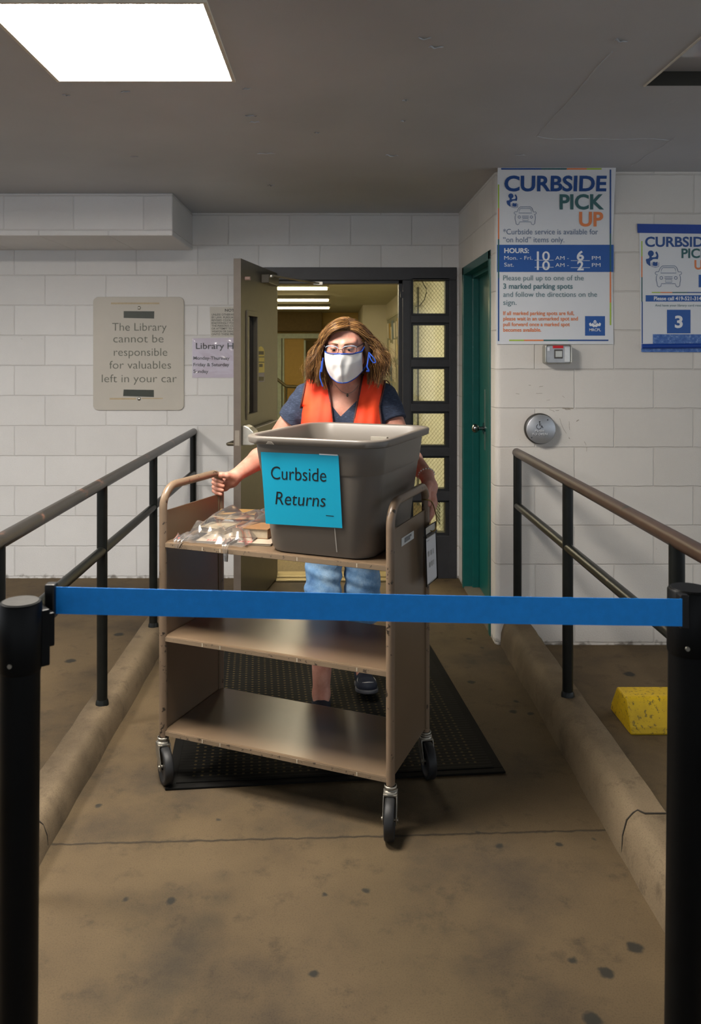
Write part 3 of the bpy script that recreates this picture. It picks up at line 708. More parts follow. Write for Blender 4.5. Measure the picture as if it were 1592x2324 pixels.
Q.text(sg, [('UP', 1315, 1369.7, 513, 31, .028)], M_oran, o2)
Q.text(sg, [('*Curbside service is available for', 1142.6, 1358, 532, 12.2, 0), ('\u201con hold\u201d items only.', 1142.6, 1281.5, 550, 12.2, 0)], M_slate, o2)
Q.text(sg, [('HOURS:', 1145, 1201, 574, 10.3, .03), ('Mon. - Fri.', 1145, 1209, 589.6, 8.6, 0), ('Sat.', 1145, 1166.7, 605, 8.6, 0), ('10', 1219, 1248.5, 591.2, 20, .012), ('10', 1219, 1248.5, 612.6, 20, .012),
            ('AM -', 1261, 1291.5, 589.6, 8.2, 0), ('AM -', 1261, 1291.5, 605.6, 8.2, 0), ('6', 1309.6, 1326, 590.5, 20, .03), ('2', 1310.7, 1325.4, 613, 20, .03), ('PM', 1344, 1363.5, 589.6, 8.2, 0), ('PM', 1344, 1363.5, 605.6, 8.2, 0)], M_white, o2)
Q.rects(sg, 'rule', [(1214, 590, 1257, 591), (1214, 606, 1257, 607), (1296, 591, 1339.5, 592), (1296, 607, 1339.5, 608)], M_white, o2+.0003)
Q.text(sg, [('Please pull up to one of the', 1142.6, 1325.4, 636.4, 11.4, 0), ('3 marked parking spots', 1142.6, 1300.5, 655.2, 11.4, .022), ('and follow the directions on the', 1142.6, 1355.8, 673.7, 11.4, 0), ('sign.', 1142.6, 1173, 692, 11.4, 0)], M_gt, o2)
Q.text(sg, [('If all marked parking spots are full,', 1142.6, 1303.7, 715, 8.4, .018), ('please wait in an unmarked spot and', 1142.6, 1312.2, 727.2, 8.4, .018), ('pull forward once a marked spot', 1142.6, 1293.7, 740.2, 8.4, .018), ('becomes available.', 1142.6, 1229, 752.7, 8.4, .018)], M_oran, o2)
lg = Q.poly(sg, 'emblem', [(1328.6, 717.4), (1373.8, 717.4), (1373.8, 761.8), (1328.6, 761.8)], M_band, o1)
Q.text(lg, [('MRCPL', 1338, 1364.5, 751.5, 5.8, .02)], M_white, o2)
def emblem(P_, par, cx, cy, s_):
    def q(x, y): return (cx+x*s_, cy+y*s_)
    mb = MB()
    for poly in ([(-15, -1), (-11, -4), (-9, 0), (-5, -3), (-2, 1), (2, 1), (5, -3), (9, 0), (11, -4), (15, -1), (13, 5), (7, 5), (3, 8), (0, 6), (-3, 8), (-7, 5), (-13, 5)], [(-12, 2.5), (12, 2.5), (11, 4.5), (-11, 4.5)],
                 [(-4, -5), (-2.5, -8.5), (0, -10), (2.5, -8.5), (4, -5), (2.5, -2), (0, -.5), (-2.5, -2)]):
        mb.face([P_.hit(*q(x, y))+P_.n*(o2 if poly[0][0] != -12 else o2) for x, y in poly]) if poly[0][0] != -12 else None
    mb.build('flower_mark', M_white, par)
    P_.disc(par, 'flower_mark', [(cx, cy-5*s_, 1.3*s_)], M_band, o2+.0003)
emblem(Q, lg, 1351, 735.5, .92)
Q.strokes(sg, 'car_icon', car(1167.3, 469.5, 1218, 510.5), M_slate, o2)
reader(Q, sg, 1150.5, 439, .124, M_navy, o2)
# ---- parking spot sign
s3 = empty('parking_spot_sign', PRB.hit(1530, 800)); tag(s3, 'white numbered parking spot sign with blue tape strips, cut off by the right edge', 'sign')
R3 = Plane((0, YR-.004, 0), (1, 0, 0), (0, -1, 0))
R3.poly(s3, 'board', [(1452, 527), (1623, 528), (1623, 798), (1456, 797)], M_paper, 0, .003)
M_tape = mk('blue_tape', '#0f3f97', .4, var=.08)
R3.poly(s3, 'tape', [(1447, 508), (1628, 510.5), (1628, 531), (1447.5, 528.5)], M_tape, .002, .001)
def frosted():
    m, nt, out = newmat('worn_blue_tape'); b = N(nt, 'ShaderNodeBsdfPrincipled', Roughness=.45); tc = N(nt, 'ShaderNodeTexCoord'); n = N(nt, 'ShaderNodeTexNoise', Scale=70.0, Detail=8.0, Roughness=.7); L(nt, tc, 'Object', n, 'Vector')
    r = ramp(nt, (n, 0), [(.35, C('#1f4f9c')), (.55, C('#4a72b4')), (.72, C('#93abd0'))]); L(nt, r, 0, b, 'Base Color'); L(nt, b, 0, out, 0); return m
M_fr = frosted()
R3.poly(s3, 'tape', [(1482.7, 758.5), (1628, 759), (1628, 783), (1482.5, 782)], M_fr, .0018, .001)
R3.poly(s3, 'tape', [(1456, 791), (1628, 790), (1628, 799.5), (1456.2, 799)], M_fr, .002, .001)
mb = MB(); a_, b_ = R3.hit(1457, 786), R3.hit(1628, 784.5); mb.tube([a_+Vector((0, -.006, 0)), b_+Vector((0, -.006, 0))], .0125, 12); mb.build('tape_roll', M_tape, s3)
R3.rects(s3, 'border_lime', [(1456.3, 547, 1458.8, 582), (1480, 662.7, 1499.5, 665)], M_lime, o1)
R3.rects(s3, 'border_orange', [(1456.3, 582, 1458.8, 629), (1499.5, 662.7, 1526.6, 665)], M_oran, o1)
R3.rects(s3, 'border_teal', [(1456.5, 629, 1459, 684.6), (1526.6, 662.7, 1561, 665)], M_tealink, o1)
R3.rects(s3, 'border_blue', [(1457.2, 684.6, 1459.6, 779.7), (1561, 662.7, 1611, 665)], M_navy, o1)
R3.rects(s3, 'band', [(1466.2, 670, 1612, 684.4), (1514.6, 703, 1568, 756.6), (1586.6, 623.5, 1612, 652)], M_band, o1)
R3.text(s3, [('CURBSIDE', 1464.8, 1614.5, 559.5, 21.3, .028)], M_navy, o1)
R3.text(s3, [('PICK', 1547.5, 1611.5, 585, 20.2, .028)], M_tealink, o1)
R3.text(s3, [('UP', 1577, 1611, 611, 20, .028)], M_oran, o1)
R3.text(s3, [('Please call 419-521-314', 1484.8, 1592.5, 681.4, 8.2, .022), ('3', 1532.3, 1550.3, 743.2, 25.5, .03)], M_white, o2)
R3.text(s3, [('And have your library card ready', 1487.6, 1597, 695.6, 5.2, .005)], M_gt, o1)
R3.strokes(s3, 'car_icon', car(1487.5, 603.4, 1548.2, 651.7), M_slate, o1)
reader(R3, s3, 1466.6, 568.3, .1463, M_navy, o1)

# ---- plaque
M_plq = mk('aged_plaque', '#bcb7ad', .5, var=.05, scale=3, bump=.05)
pq = empty('plaque', PLB.hit(315, 931)); tag(pq, 'beige plaque warning about valuables left in cars, on the left wall', 'sign')
def plq():
    c = PLB.hit(315.5, 802.5); hx = (PLB.hit(418.5, 802)-PLB.hit(212.5, 802)).length/2; hz_ = (PLB.hit(315, 674)-PLB.hit(315, 931)).length/2
    mb = MB(); mb.prism([(c.x+x, YL-.012, c.z+z) for x, z in rrect(hx, hz_, .035)], (0, .012, 0)); return mb.build('board', M_plq, pq, bevel=.003)
pb = plq()
PQ = Plane((0, YL-.012, 0), (1, 0, 0), (0, -1, 0))
M_eng = mk('engraved_grey_ink', '#63645b', .6, var=.25, scale=30)
PQ.text(pq, [('The Library', 254.8, 378.5, 750.6, 17.6, -.006), ('cannot be', 257.4, 371.4, 777.2, 17.6, -.006), ('responsible', 258.6, 380, 807.6, 17.6, -.006), ('for valuables', 248.4, 388.5, 836.8, 17.6, -.006), ('left in your car', 231.2, 401.5, 867.6, 17.6, -.006)], M_eng, .0008)
M_dgr = mk('dark_green_tape', '#33382f', .4, var=.15)
PQ.poly(pq, 'tape_patch', [(281, 706), (350.5, 706.5), (350, 723), (281, 721.5)], M_dgr, .0012, .001); PQ.poly(pq, 'tape_patch', [(281, 884), (349.5, 885), (349.5, 901), (279.7, 899)], M_dgr, .0012, .001)
M_ochre = mk('glue_residue', '#b3a283', .5, var=.12, scale=40)
PQ.rects(pq, 'glue_mark', [(252, 686.5, 362, 690.5), (249, 903, 309, 907), (322, 903, 370, 905.5)], M_ochre, .0004)
for y in (698.8, 905.2):
    p = PQ.hit(315.8, y); mb = MB(); mb.lathe([(0, .004), (.009, .003), (.012, 0)], Matrix.Translation(p) @ Matrix.Rotation(math.pi/2, 4, 'X'), 16); mb.build('screw', M_steel, pq)
# ---- notice
nt_ = empty('notice', PLB.hit(535, 765)); tag(nt_, 'small grey legal NOTICE on the wall, half hidden by the open door', 'notice')
PLB.poly(nt_, 'board', [(476.3, 696.5), (585, 696.5), (585, 765), (478.5, 765)], mk('notice_board', '#c3bfb6', .5, var=.03), .003, .003)
M_ink2 = mk('faded_black_ink', '#4b4a48', .6); M_ink3 = mk('black_print', '#2b2a2d', .6)
PLB.text(nt_, [('NOTICE', 511, 546.5, 707.3, 6.2, .02)], M_ink2, .0038)
nl = ['UNLESS OTHERWISE AUTHORIZED', 'BY LAW, PURSUANT TO THE', 'REVISED CODE, NO PERSON SHALL', 'KNOWINGLY POSSESS, HAVE', "THE PERSON'S CONTROL, CONVEY", 'OR ATTEMPT TO CONVEY A DEADLY', 'WEAPON OR DANGEROUS ORDNANCE', 'ONTO THESE PREMISES']
PLB.text(nt_, [(s_, 481, 481+3.55*len(s_), 716.2+6.36*i, 4.3, .012) for i, s_ in enumerate(nl)], M_ink2, .0038)
# ---- opening hours in a plastic sleeve
hs = empty('hours_notice', PLB.hit(515, 858)); tag(hs, 'Library hours paper in a shiny plastic sleeve, partly behind the open door', 'notice')
PLB.poly(hs, 'paper', [(437, 768), (590, 766.5), (590, 857), (437, 857)], mk('lilac_white_paper', '#cfc6d6', .6, var=.03), .002, .002)
PLB.text(hs, [('Library Hours', 445, 573, 791.8, 13.4, .012), ('Monday-Thursday', 439.3, 521.5, 816.2, 7.2, .018), ('Friday & Saturday', 439.3, 520.8, 831, 7.2, .018), ('Sunday', 439.3, 473.5, 846.3, 7.2, .018)], M_ink3, .0027)
def sleeve():
    n, m = 44, 28; rnd = np.random.RandomState(4); v = []
    for j in range(m+1):
        for i in range(n+1):
            px, py = 436+(592-436)*i/n, 766.5+(858.5-766.5)*j/m
            u_, w_ = i/n, j/m
            h = .0045+.006*abs(math.sin(9*u_+4*w_+1.5*math.sin(7*w_)))*abs(math.sin(5*w_-3*u_+.6)) + .0015*rnd.rand()
            e = min(u_*12, (1-u_)*12, w_*9, (1-w_)*9, 1); p = PLB.hit(px, py)+PLB.n*(.003+h*e); v.append(p)
    f = [(j*(n+1)+i, j*(n+1)+i+1, (j+1)*(n+1)+i+1, (j+1)*(n+1)+i) for j in range(m) for i in range(n)]
    return link('plastic_sleeve', npmesh('plastic_sleeve', v, f), clear_film('sleeve_film', (.97, .97, .98), .03, .12, .3, 18.0), hs)
sleeve()
# ---- key box under the sign
kb = empty('key_box', PRB.hit(1265, 824)); tag(kb, 'silver wall box with red strip below the large pick up sign', 'wall box')
c = at(1268, 804, YR-.055); hx = (1298.5-1238)/2/445; hzz = (825.5-782)/2/445
mb = MB(); mb.prism([(c.x+x, YR-.055, c.z+z) for x, z in rrect(hx, hzz, .012)], (0, .055, 0)); mb.build('case', mk('grey_cast_metal', '#9b9a90', .45, .3), kb, bevel=.002)
KP = Plane((0, YR-.055, 0), (1, 0, 0), (0, -1, 0))
def kpts(ax, ay, bx, by): return [(c.x+ax*hx, YR-.055, c.z+by*hzz), (c.x+bx*hx, YR-.055, c.z+by*hzz), (c.x+bx*hx, YR-.055, c.z+ay*hzz), (c.x+ax*hx, YR-.055, c.z+ay*hzz)]
mb = MB(); pr = [Vector((c.x+x, YR-.058, c.z+z)) for x, z in rrect(hx*.96, hzz*.95, .011)]; mb.tube(pr, .003, 8, closed=True); mb.build('rim', M_steel, kb)
mb = MB(); mb.prism([(c.x+x, YR-.0552, c.z+z) for x, z in rrect(hx*.88, hzz*.86, .009)], (0, -.002, 0)); mb.build('face_plate', mk('face_silver', '#a9aaac', .35, .5), kb)
mb = MB(); mb.prism(kpts(-.42, .62, .35, .9), (0, -.006, 0)); mb.build('red_strip', mk('red_plastic', '#c8141c', .4), kb)
mb = MB(); mb.prism(kpts(-.32, -.45, .32, .5), (0, -.004, 0)); ms = mb.build('socket', mk('dark_socket', '#4c4a48', .5), kb, bevel=.001)
mb = MB(); mb.prism(kpts(-.24, -.3, .26, .36), (0, -.007, 0)); mb.build('button', M_steel, ms, bevel=.001)
mb = MB(); mb.prism(kpts(.46, -.8, .84, .75), (0, -.005, 0)); mb.build('side_plate', mk('pale_metal', '#d2d2d0', .35, .4), kb, bevel=.001)
mb = MB(); mb.prism(kpts(-.83, .35, -.66, .72), (0, -.0025, 0)); mb.build('label_tag', M_white, kb)
# ---- push plate
pp = empty('door_push_button', PRB.hit(1222, 1008)); tag(pp, 'round steel wheelchair push to open button on the right wall', 'push button')
pc = at(1224.5, 972.5, YR); rr = 35/441
MX = Matrix.Translation(pc) @ Matrix.Rotation(math.pi/2, 4, 'X')
mb = MB(); mb.lathe([(rr, 0.0), (rr, .022), (rr*.93, .026), (0, .026)], MX, 48); mb.build('base_ring', mk('dark_rubber_ring', '#2f2d28', .45), pp, bevel=.002)
mb = MB(); mb.lathe([(rr*.93, .026), (rr*.94, .040), (rr*.88, .044), (0, .0445)], MX, 48); mb.build('plate', mk('brushed_steel_plate', '#b4b7bc', .42, .75, var=.12, scale=9), pp)
PB = Plane((0, YR-.0448, 0), (1, 0, 0), (0, -1, 0)); M_eg = mk('engraving_and_text_shade', '#24262b', .5)
cx_, cy_ = 1225.5, 960.5
PB.text(pp, [('PUSH', 1215.8, 1236.3, 980.6, 4.6, .02), ('TO OPEN', 1209.1, 1243.6, 988.2, 4.6, .02)], M_eg, .0004); PB.text(pp, [('PUSH', 1215.2, 1235.7, 980, 4.6, .01), ('TO OPEN', 1208.5, 1243, 987.6, 4.6, .01)], mk('pale_engraving', '#dfe2e6', .4), .0006)  # dark offset copy paints the emboss shadow behind the pale letters
PB.disc(pp, 'wheelchair_symbol', [(cx_, cy_-3, 1.7)], M_eg, .0006)
PB.strokes(pp, 'wheelchair_symbol', [([(cx_, cy_-1), (cx_+.3, cy_+5.5), (cx_+5, cy_+5.8), (cx_+7.5, cy_+11)], 1.7, False), ([(cx_, cy_+2), (cx_+4, cy_+2)], 1.2, False), ([(cx_-1.5+5.4*math.cos(t), cy_+8+5.4*math.sin(t)) for t in [math.radians(a) for a in range(-10, 251, 15)]], 1.3, False)], M_eg, .0006)
for px, py in ((1244, 953), (1207.5, 993)): PB.disc(pp, 'screw_hole', [(px, py, 1.3)], M_eg, .0006)

# scuffs on the painted wall around the button
wr_ = bpy.data.objects['wall_right']; M_scuff = mk('scuff_grime', '#9b9183', .7, var=.25, scale=60)
rs_ = random.Random(5)
for a_, b_, w_ in (((1277, 926), (1302, 927), 3.2), ((1283, 929), (1296, 929.5), 2.4), ((1271, 950), (1276, 966), 1.0), ((1276, 966), (1286, 984), 1.0), ((1292, 957), (1294, 975), 1.0), ((1309, 956), (1315, 952), 2.6), ((1248, 929), (1259, 934), 1.0), ((1262, 932), (1270, 931), 1.6), ((1171, 893), (1179, 894), 1.2), ((1224, 878), (1233, 876), 1.4), ((1201, 874), (1206, 874.5), 1.4), ((1277, 898), (1282, 902), 1.0), ((1327, 1002), (1331, 1010), 1.1), ((1332, 1015), (1332, 1024), 1.1), ((1218, 893), (1232, 893), 1.1), ((1292, 993), (1294, 996), 1.6), ((1241, 909), (1249, 907), .9)):
    n_ = 6; pts = [(a_[0]+(b_[0]-a_[0])*i/n_+rs_.uniform(-.5, .5), a_[1]+(b_[1]-a_[1])*i/n_+rs_.uniform(-.5, .5)) for i in range(n_+1)]
    PRB.strokes(wr_, 'scuff_mark', [(pts, w_*.7, False)], M_scuff, .0008)

# ================================================================ RAILINGS
M_rail = mk('black_rail_paint', '#141614', .34, spec=.28, var=.25, chips='#4a3226', chip_lo=.66, chip_scale=14.0)
M_railtop = mk('worn_black_handrail', '#24211d', .3, var=.3, chips='#5e4032', chip_lo=.58, chip_scale=9.0)
M_rust = mk('worn_brown_handrail', '#3c2b23', .38, var=.2, chips='#15130f', chip_lo=.60, chip_scale=6.0)
def railing(x, ys, zt, zm, z0, y1, y0, mt, label):
    t = empty('railing', (x, ys[0], z0)); tag(t, label, 'railing')
    mb = MB(); mb.tube([(x, y1, zt-.004), (x, y1-.006, zt), (x, y0, zt)], [.015, .0225, .0225], 20); mb.build('top_rail', mt, t)
    mb = MB(); mb.tube([(x, y1-.02, zm), (x, y0, zm)], .019, 18); mb.build('mid_rail', M_rail, t)
    for y in ys:
        mb = MB(); mb.tube([(x, y, z0-.01), (x, y, zt)], .021, 18); p = mb.build('post', M_rail, t)
        mb = MB(); mb.tube([(x, y, z0-.004), (x, y, z0+.012), (x, y, z0+.02)], [.027, .025, .0218], 18); mb.build('base_weld', M_rail, p)
railing(-.930, [5.40, 4.21, 3.28, 2.26, 1.2], .98, .71, .095, 5.43, .7, M_railtop, 'black steel pipe railing on the left curb, paint worn off its top')
railing(.931, [4.14, 3.25, 2.217, 1.2], .996, .73, .14, 4.165, .7, M_rust, 'brown topped steel pipe railing on the right curb')

# ================================================================ BELT STANCHIONS
M_post = mk('black_post_powdercoat', '#0a0b0c', .42, var=.2, bump=.05, spec=.16)
M_cap = mk('grey_post_cap', '#3d3b36', .4, var=.25, scale=60)
M_belt = mk('blue_belt_webbing', '#0096f8', .65, var=.05, scale=60, bump=.25, bscale=900)
def stanchion(px, ytop, Y, r, lean, label, cap):
    X = (px-VPX)/F*Y; Zt = CAMZ-(ytop-VPY)/F*Y
    t = empty('belt_stanchion', (X, Y, 0)); tag(t, label, 'stanchion')
    def q(z, dx=0, dy=0): return Vector((X+dx-lean*(z-Zt), Y+dy, z))
    mb = MB(); mb.tube([q(.03), q(Zt-.115)], r*.93, 32); mb.build('post', M_post, t)
    mb = MB(); mb.tube([q(Zt-.12), q(Zt-.115), q(Zt-.004), q(Zt)], [r*.96, r, r, r*.93], 36); hd = mb.build('head', M_post, t)
    mb = MB(); mb.tube([q(Zt), q(Zt+.0015)], [r*.86, r*.84], 36); mb.build('cap', cap, hd)
    mb = MB(); mb.lathe([(0, .034), (.05, .034), (.06, .028), (.165, .012), (.175, .006), (.175, 0)], Matrix.Translation(q(0)), 40); mb.build('base', M_post, t)
    return t, q, Zt
tl, ql, zl = stanchion(47, 1365, 1.43, .0362, -.007, 'black belt post on the left holding the loose belt end clip', M_cap)
tr, qr, zr = stanchion(1567, 1335, 1.53, .0400, -.010, 'black belt post on the right that the blue belt pulls out of', M_post)
# receivers on the left post, then the clip at the belt end
d1 = Vector((.80, .60, 0)).normalized(); e1 = Vector((-.60, .80, 0))
cl = Vector(((105-VPX)/1255, 1.475, CAMZ))
mb = MB()
c0 = ql(zl-.068)
mb.obox(c0+d1*.038, d1, e1, (0, 0, 1), .009, .016, .050); mb.obox(c0+d1*.050+Vector((0, 0, .012)), d1, e1, (0, 0, 1), .006, .014, .030)
mb.build('belt_receiver', M_post, tl, bevel=.003)
mb = MB(); mb.tube([ql(zl-.10, -.004, -.0362), ql(zl-.10, -.004, -.038)], .004, 10); mb.build('rivet', M_steel, tl)
mb = MB(); mb.tube([qr(zr-.10, -.02, -.036), qr(zr-.10, -.02, -.040)], .004, 10); mb.build('rivet', M_steel, tr)
Yb0, Yb1 = 1.488, 1.486
A = [at(126, 1332, Yb0), at(126, 1393, Yb0)]; Bq = [at(1549, 1359, Yb1), at(1549, 1421, Yb1)]
mb = MB(); n = 24; va = []
for i in range(n+1):
    t_ = i/n; sag = -.002*math.sin(math.pi*t_)
    for s_ in (0, 1): va.append(mb.bm.verts.new(A[s_].lerp(Bq[s_], t_)+Vector((0, .0015*math.sin(6*t_), sag))))
for i in range(n): mb.bm.faces.new((va[2*i], va[2*i+1], va[2*i+3], va[2*i+2]))
bl = mb.build('belt', M_belt, tr)
sm = bl.modifiers.new('thick', 'SOLIDIFY'); sm.thickness = .0014; sm.offset = 0
mb = MB(); a0, a1 = at(104, 1324, 1.487), at(127, 1412, 1.487)
mb.box((a0.x, 1.478, a1.z+.008), (a1.x, 1.500, a0.z)); mb.box((a0.x+.004, 1.482, a1.z-.002), (a1.x-.006, 1.496, a1.z+.010)); mb.build('belt_clip', M_black, bl, bevel=.003)
mb = MB(); mb.box((Bq[0].x-.002, 1.487, Bq[1].z-.006), (Bq[0].x+.014, 1.510, Bq[0].z+.006)); mb.build('belt_slot', M_black, tr, bevel=.002)

# ================================================================ WHEEL STOP, MAT, CEILING FIXTURES
mb = MB(); prof = [(3.21, 0), (3.215, .03), (3.258, .125), (3.27, .13), (3.36, .13), (3.372, .125), (3.44, .03), (3.447, 0)]
mb.prism([(1.166, y, z) for y, z in prof], (1.75, 0, 0))
tag(mb.build('wheel_stop', mk('chipped_yellow_paint', '#c4a20c', .55, var=.15, scale=12, bump=.6, bscale=60, chips='#7d6a22', chip_lo=.57, chip_scale=75), bevel=.008), 'yellow painted concrete parking stop behind the right railing', 'wheel stop')
ang = math.radians(5.45)
def rubber():
    m, nt, out = newmat('perforated_rubber'); b = N(nt, 'ShaderNodeBsdfPrincipled', Roughness=.8); b.inputs['Specular IOR Level'].default_value = .15; tc = N(nt, 'ShaderNodeTexCoord'); sp = N(nt, 'ShaderNodeSeparateXYZ'); L(nt, tc, 'Object', sp, 0)
    def wave(ax, p, ph=0.0):
        d = math_(nt, 'MULTIPLY_ADD', (sp, ax), 1/p); d.inputs[2].default_value = ph; f = math_(nt, 'FRACT', (d, 0)); s_ = math_(nt, 'SUBTRACT', (f, 0), .5); return math_(nt, 'POWER', (s_, 0), 2.0)
    a = wave('X', .029); b_ = wave('Y', .026); s_ = math_(nt, 'ADD', (a, 0), (b_, 0)); hole = math_(nt, 'LESS_THAN', (s_, 0), .034)
    # a plain ridged border all round
    ax_ = math_(nt, 'ABSOLUTE', (sp, 'X')); ay_ = math_(nt, 'ABSOLUTE', (sp, 'Y')); i1 = math_(nt, 'LESS_THAN', (ax_, 0), .53); i2 = math_(nt, 'LESS_THAN', (ay_, 0), .70); ii = math_(nt, 'MULTIPLY', (i1, 0), (i2, 0)); hf = math_(nt, 'MULTIPLY', (hole, 0), (ii, 0))
    mx = mixcol(nt, (hf, 0), C('#12110e'), C('#4d4229')); L(nt, mx, 2, b, 'Base Color')
    rid = wave('Y', .02); h = math_(nt, 'MULTIPLY', (hf, 0), -1.0); h2 = math_(nt, 'MULTIPLY', (rid, 0), 1.2); h3 = math_(nt, 'ADD', (h, 0), (h2, 0))
    bp = N(nt, 'ShaderNodeBump', Strength=.8, Distance=.004); L(nt, h3, 0, bp, 'Height'); L(nt, bp, 0, b, 'Normal'); L(nt, b, 0, out, 0); return m
mc = Vector((.0175, 2.863, 0))+Vector((-math.sin(ang), math.cos(ang), 0))*.76
mt = empty('floor_mat', mc, ang); tag(mt, 'black perforated rubber mat on the walkway under the cart', 'mat')
mb = MB(); mb.box((-.565, -.73, .001), (.565, .73, .011)); mb.build('surface', rubber(), mt, world=False)
mb = MB()
for x0, y0, x1, y1 in ((-.6, -.76, .6, -.73), (-.6, .73, .6, .76), (-.6, -.73, -.565, .73), (.565, -.73, .6, .73)): mb.box((x0, y0, .001), (x1, y1, .008))
mb.build('border', mk('mat_border', '#131210', .85, spec=.15), mt, world=False, bevel=.002)
M_lfr = mk('fixture_frame_white', '#d8d0c0', .5)
M_lens = emis('lit_diffuser', '#fff8ee', 43.0)
def fixture(x0, x1, y0, y1, label, lens, group=None, depth=.02):
    t = empty('ceiling_light', ((x0+x1)/2, (y0+y1)/2, CEIL)); tag(t, label, 'ceiling light', group)
    mb = MB(); w = .012; z0, z1 = CEIL-.008, CEIL+depth
    mb.box((x0-w, y0-w, z0), (x0, y1+w, z1)); mb.box((x1, y0-w, z0), (x1+w, y1+w, z1)); mb.box((x0, y0-w, z0), (x1, y0, z1)); mb.box((x0, y1, z0), (x1, y1+w, z1))
    mb.build('frame', M_lfr, t, bevel=.001)
    mb = MB(); mb.box((x0, y0, CEIL+depth), (x1, y1, CEIL+depth+.004)); mb.build('diffuser', lens, t)
    return t
fixture(LX0+.012, LX1-.012, LY0, LY1-.012, 'lit square ceiling light at upper left', M_lens)
fixture(KX0+.012, KX1-.012, KY0, KY1-.012, 'lit square ceiling light next in the row, out of view to the left', M_lens)
# unlit fixture: dark recess with a glossy lens
m_, nt_2, out_2 = newmat('unlit_glossy_lens'); b_2 = N(nt_2, 'ShaderNodeBsdfPrincipled', Roughness=.10); b_2.inputs['Base Color'].default_value = (.5, .5, .52, 1); b_2.inputs['Specular IOR Level'].default_value = .9; L(nt_2, b_2, 0, out_2, 0)
t = empty('ceiling_light', ((OX0+OX1)/2, (OY0+OY1)/2, CEIL)); tag(t, 'unlit recessed square ceiling light at upper right', 'ceiling light')
mb = MB()
for q in ([(OX0, OY0, 0), (OX0, OY1, 0), (OX0, OY1, .09), (OX0, OY0, .09)], [(OX1, OY0, 0), (OX1, OY1, 0), (OX1, OY1, .09), (OX1, OY0, .09)], [(OX0, OY0, 0), (OX1, OY0, 0), (OX1, OY0, .09), (OX0, OY0, .09)], [(OX0, OY1, 0), (OX1, OY1, 0), (OX1, OY1, .09), (OX0, OY1, .09)]):
    mb.face([(x, y, CEIL+z) for x, y, z in q])
mb.build('housing', mk('dark_fixture_housing', '#2a2820', .5), t)
mb = MB(); mb.box((OX0+.001, OY0+.001, CEIL+.05), (OX1-.001, OY1-.001, CEIL+.055)); mb.build('lens', m_, t)
mb = MB(); mb.box((OX0-.003, OY0, CEIL-.004), (OX0+.003, OY1, CEIL+.004)); mb.build('trim_edge', M_lfr, t)
# ================================================================ BOOK CART
CL, CW, CA = .845, .395, math.radians(-22.5)
cu, cv = Vector((math.cos(CA), math.sin(CA), 0)), Vector((-math.sin(CA), math.cos(CA), 0))
CC = Vector((.178, 2.562, 0)) - cu*CL/2 + cv*CW/2
cart = empty('book_cart', CC, CA); tag(cart, 'beige metal three-shelf library book cart being pushed forward', 'book cart')
M_cart = mk('beige_cart_enamel', '#6b5946', .30, spec=.32, var=.05, scale=5, bump=.05, bscale=400, chips='#4a3c30', chip_lo=.70, chip_scale=60)
M_ctube = mk('beige_cart_tube_enamel', '#786552', .33, var=.06, scale=6, chips='#2f2820', chip_lo=.60, chip_scale=30)
M_cedge = mk('scuffed_shelf_edge', '#85725c', .4, var=.08, scale=20, chips='#453a30', chip_lo=.60, chip_scale=55)
M_rub = mk('black_caster_rubber', '#1c1c1d', .55, var=.2, scale=40)
M_gal = mk('dull_zinc', '#9c968a', .38, .8, var=.15, scale=60)
def wc(x, y, z): return CC + cu*x + cv*y + Vector((0, 0, z))
TR, ZT, BR_ = .0142, 1.03, .075
for sx_ in (-1, 1):
    x = sx_*CL/2; pts = [wc(x, -CW/2, .115), wc(x, -CW/2, ZT-BR_)]
    pts += arc(wc(x, -CW/2+BR_, ZT-BR_), -cv, (0, 0, 1), BR_, 0, math.pi/2, 9)[1:]
    pts += arc(wc(x, CW/2-BR_*.75, ZT-BR_*.75), (0, 0, 1), cv, BR_*.75, 0, math.pi/2, 9)
    pts += [wc(x, CW/2, .115)]
    mb = MB(); mb.tube(pts, TR, 18); fo = mb.build('end_frame', M_ctube, cart)
    mb = MB(); mb.box((x-.003-(sx_ < 0)*0, -CW/2+.005, .165), (x+.003, CW/2-.005, .945)); 
    for yy in (-CW/2+.016, CW/2-.016): mb.box((x-.007, yy-.005, .165), (x+.007, yy+.005, .94))
    mb.build('end_panel', M_cart, cart, world=False, bevel=.0015)
for zs in (.175, .507, .838):
    mb = MB(); x0, x1 = -CL/2+.008, CL/2-.008
    prof = [(-CW/2-.004, zs-.019), (-CW/2-.006, zs-.010), (-CW/2-.003, zs-.002), (-CW/2+.004, zs), (CW/2-.004, zs), (CW/2+.004, zs-.003), (CW/2+.005, zs-.019), (CW/2-.002, zs-.019), (CW/2-.006, zs-.006), (-CW/2+.006, zs-.006), (-CW/2+.002, zs-.019)]
    mb.prism([(x0, y, z) for y, z in prof], (x1-x0, 0, 0)); sh = mb.build('shelf', M_cart, cart, world=False)
    mb = MB(); mb.box((x0, -CW/2-.0068, zs-.0175), (x1, -CW/2-.0055, zs-.003)); mb.build('front_lip', M_cedge, sh, world=False)
    mb = MB()
    for tx in (-.26, -.19, .1, .31):
        mb.box((tx, -CW/2-.0074, zs-.016), (tx+.004, -CW/2-.0066, zs-.004))
    mb.build('tape_scrap', mk('tape_scrap_white', '#b9ac97', .5), sh, world=False)
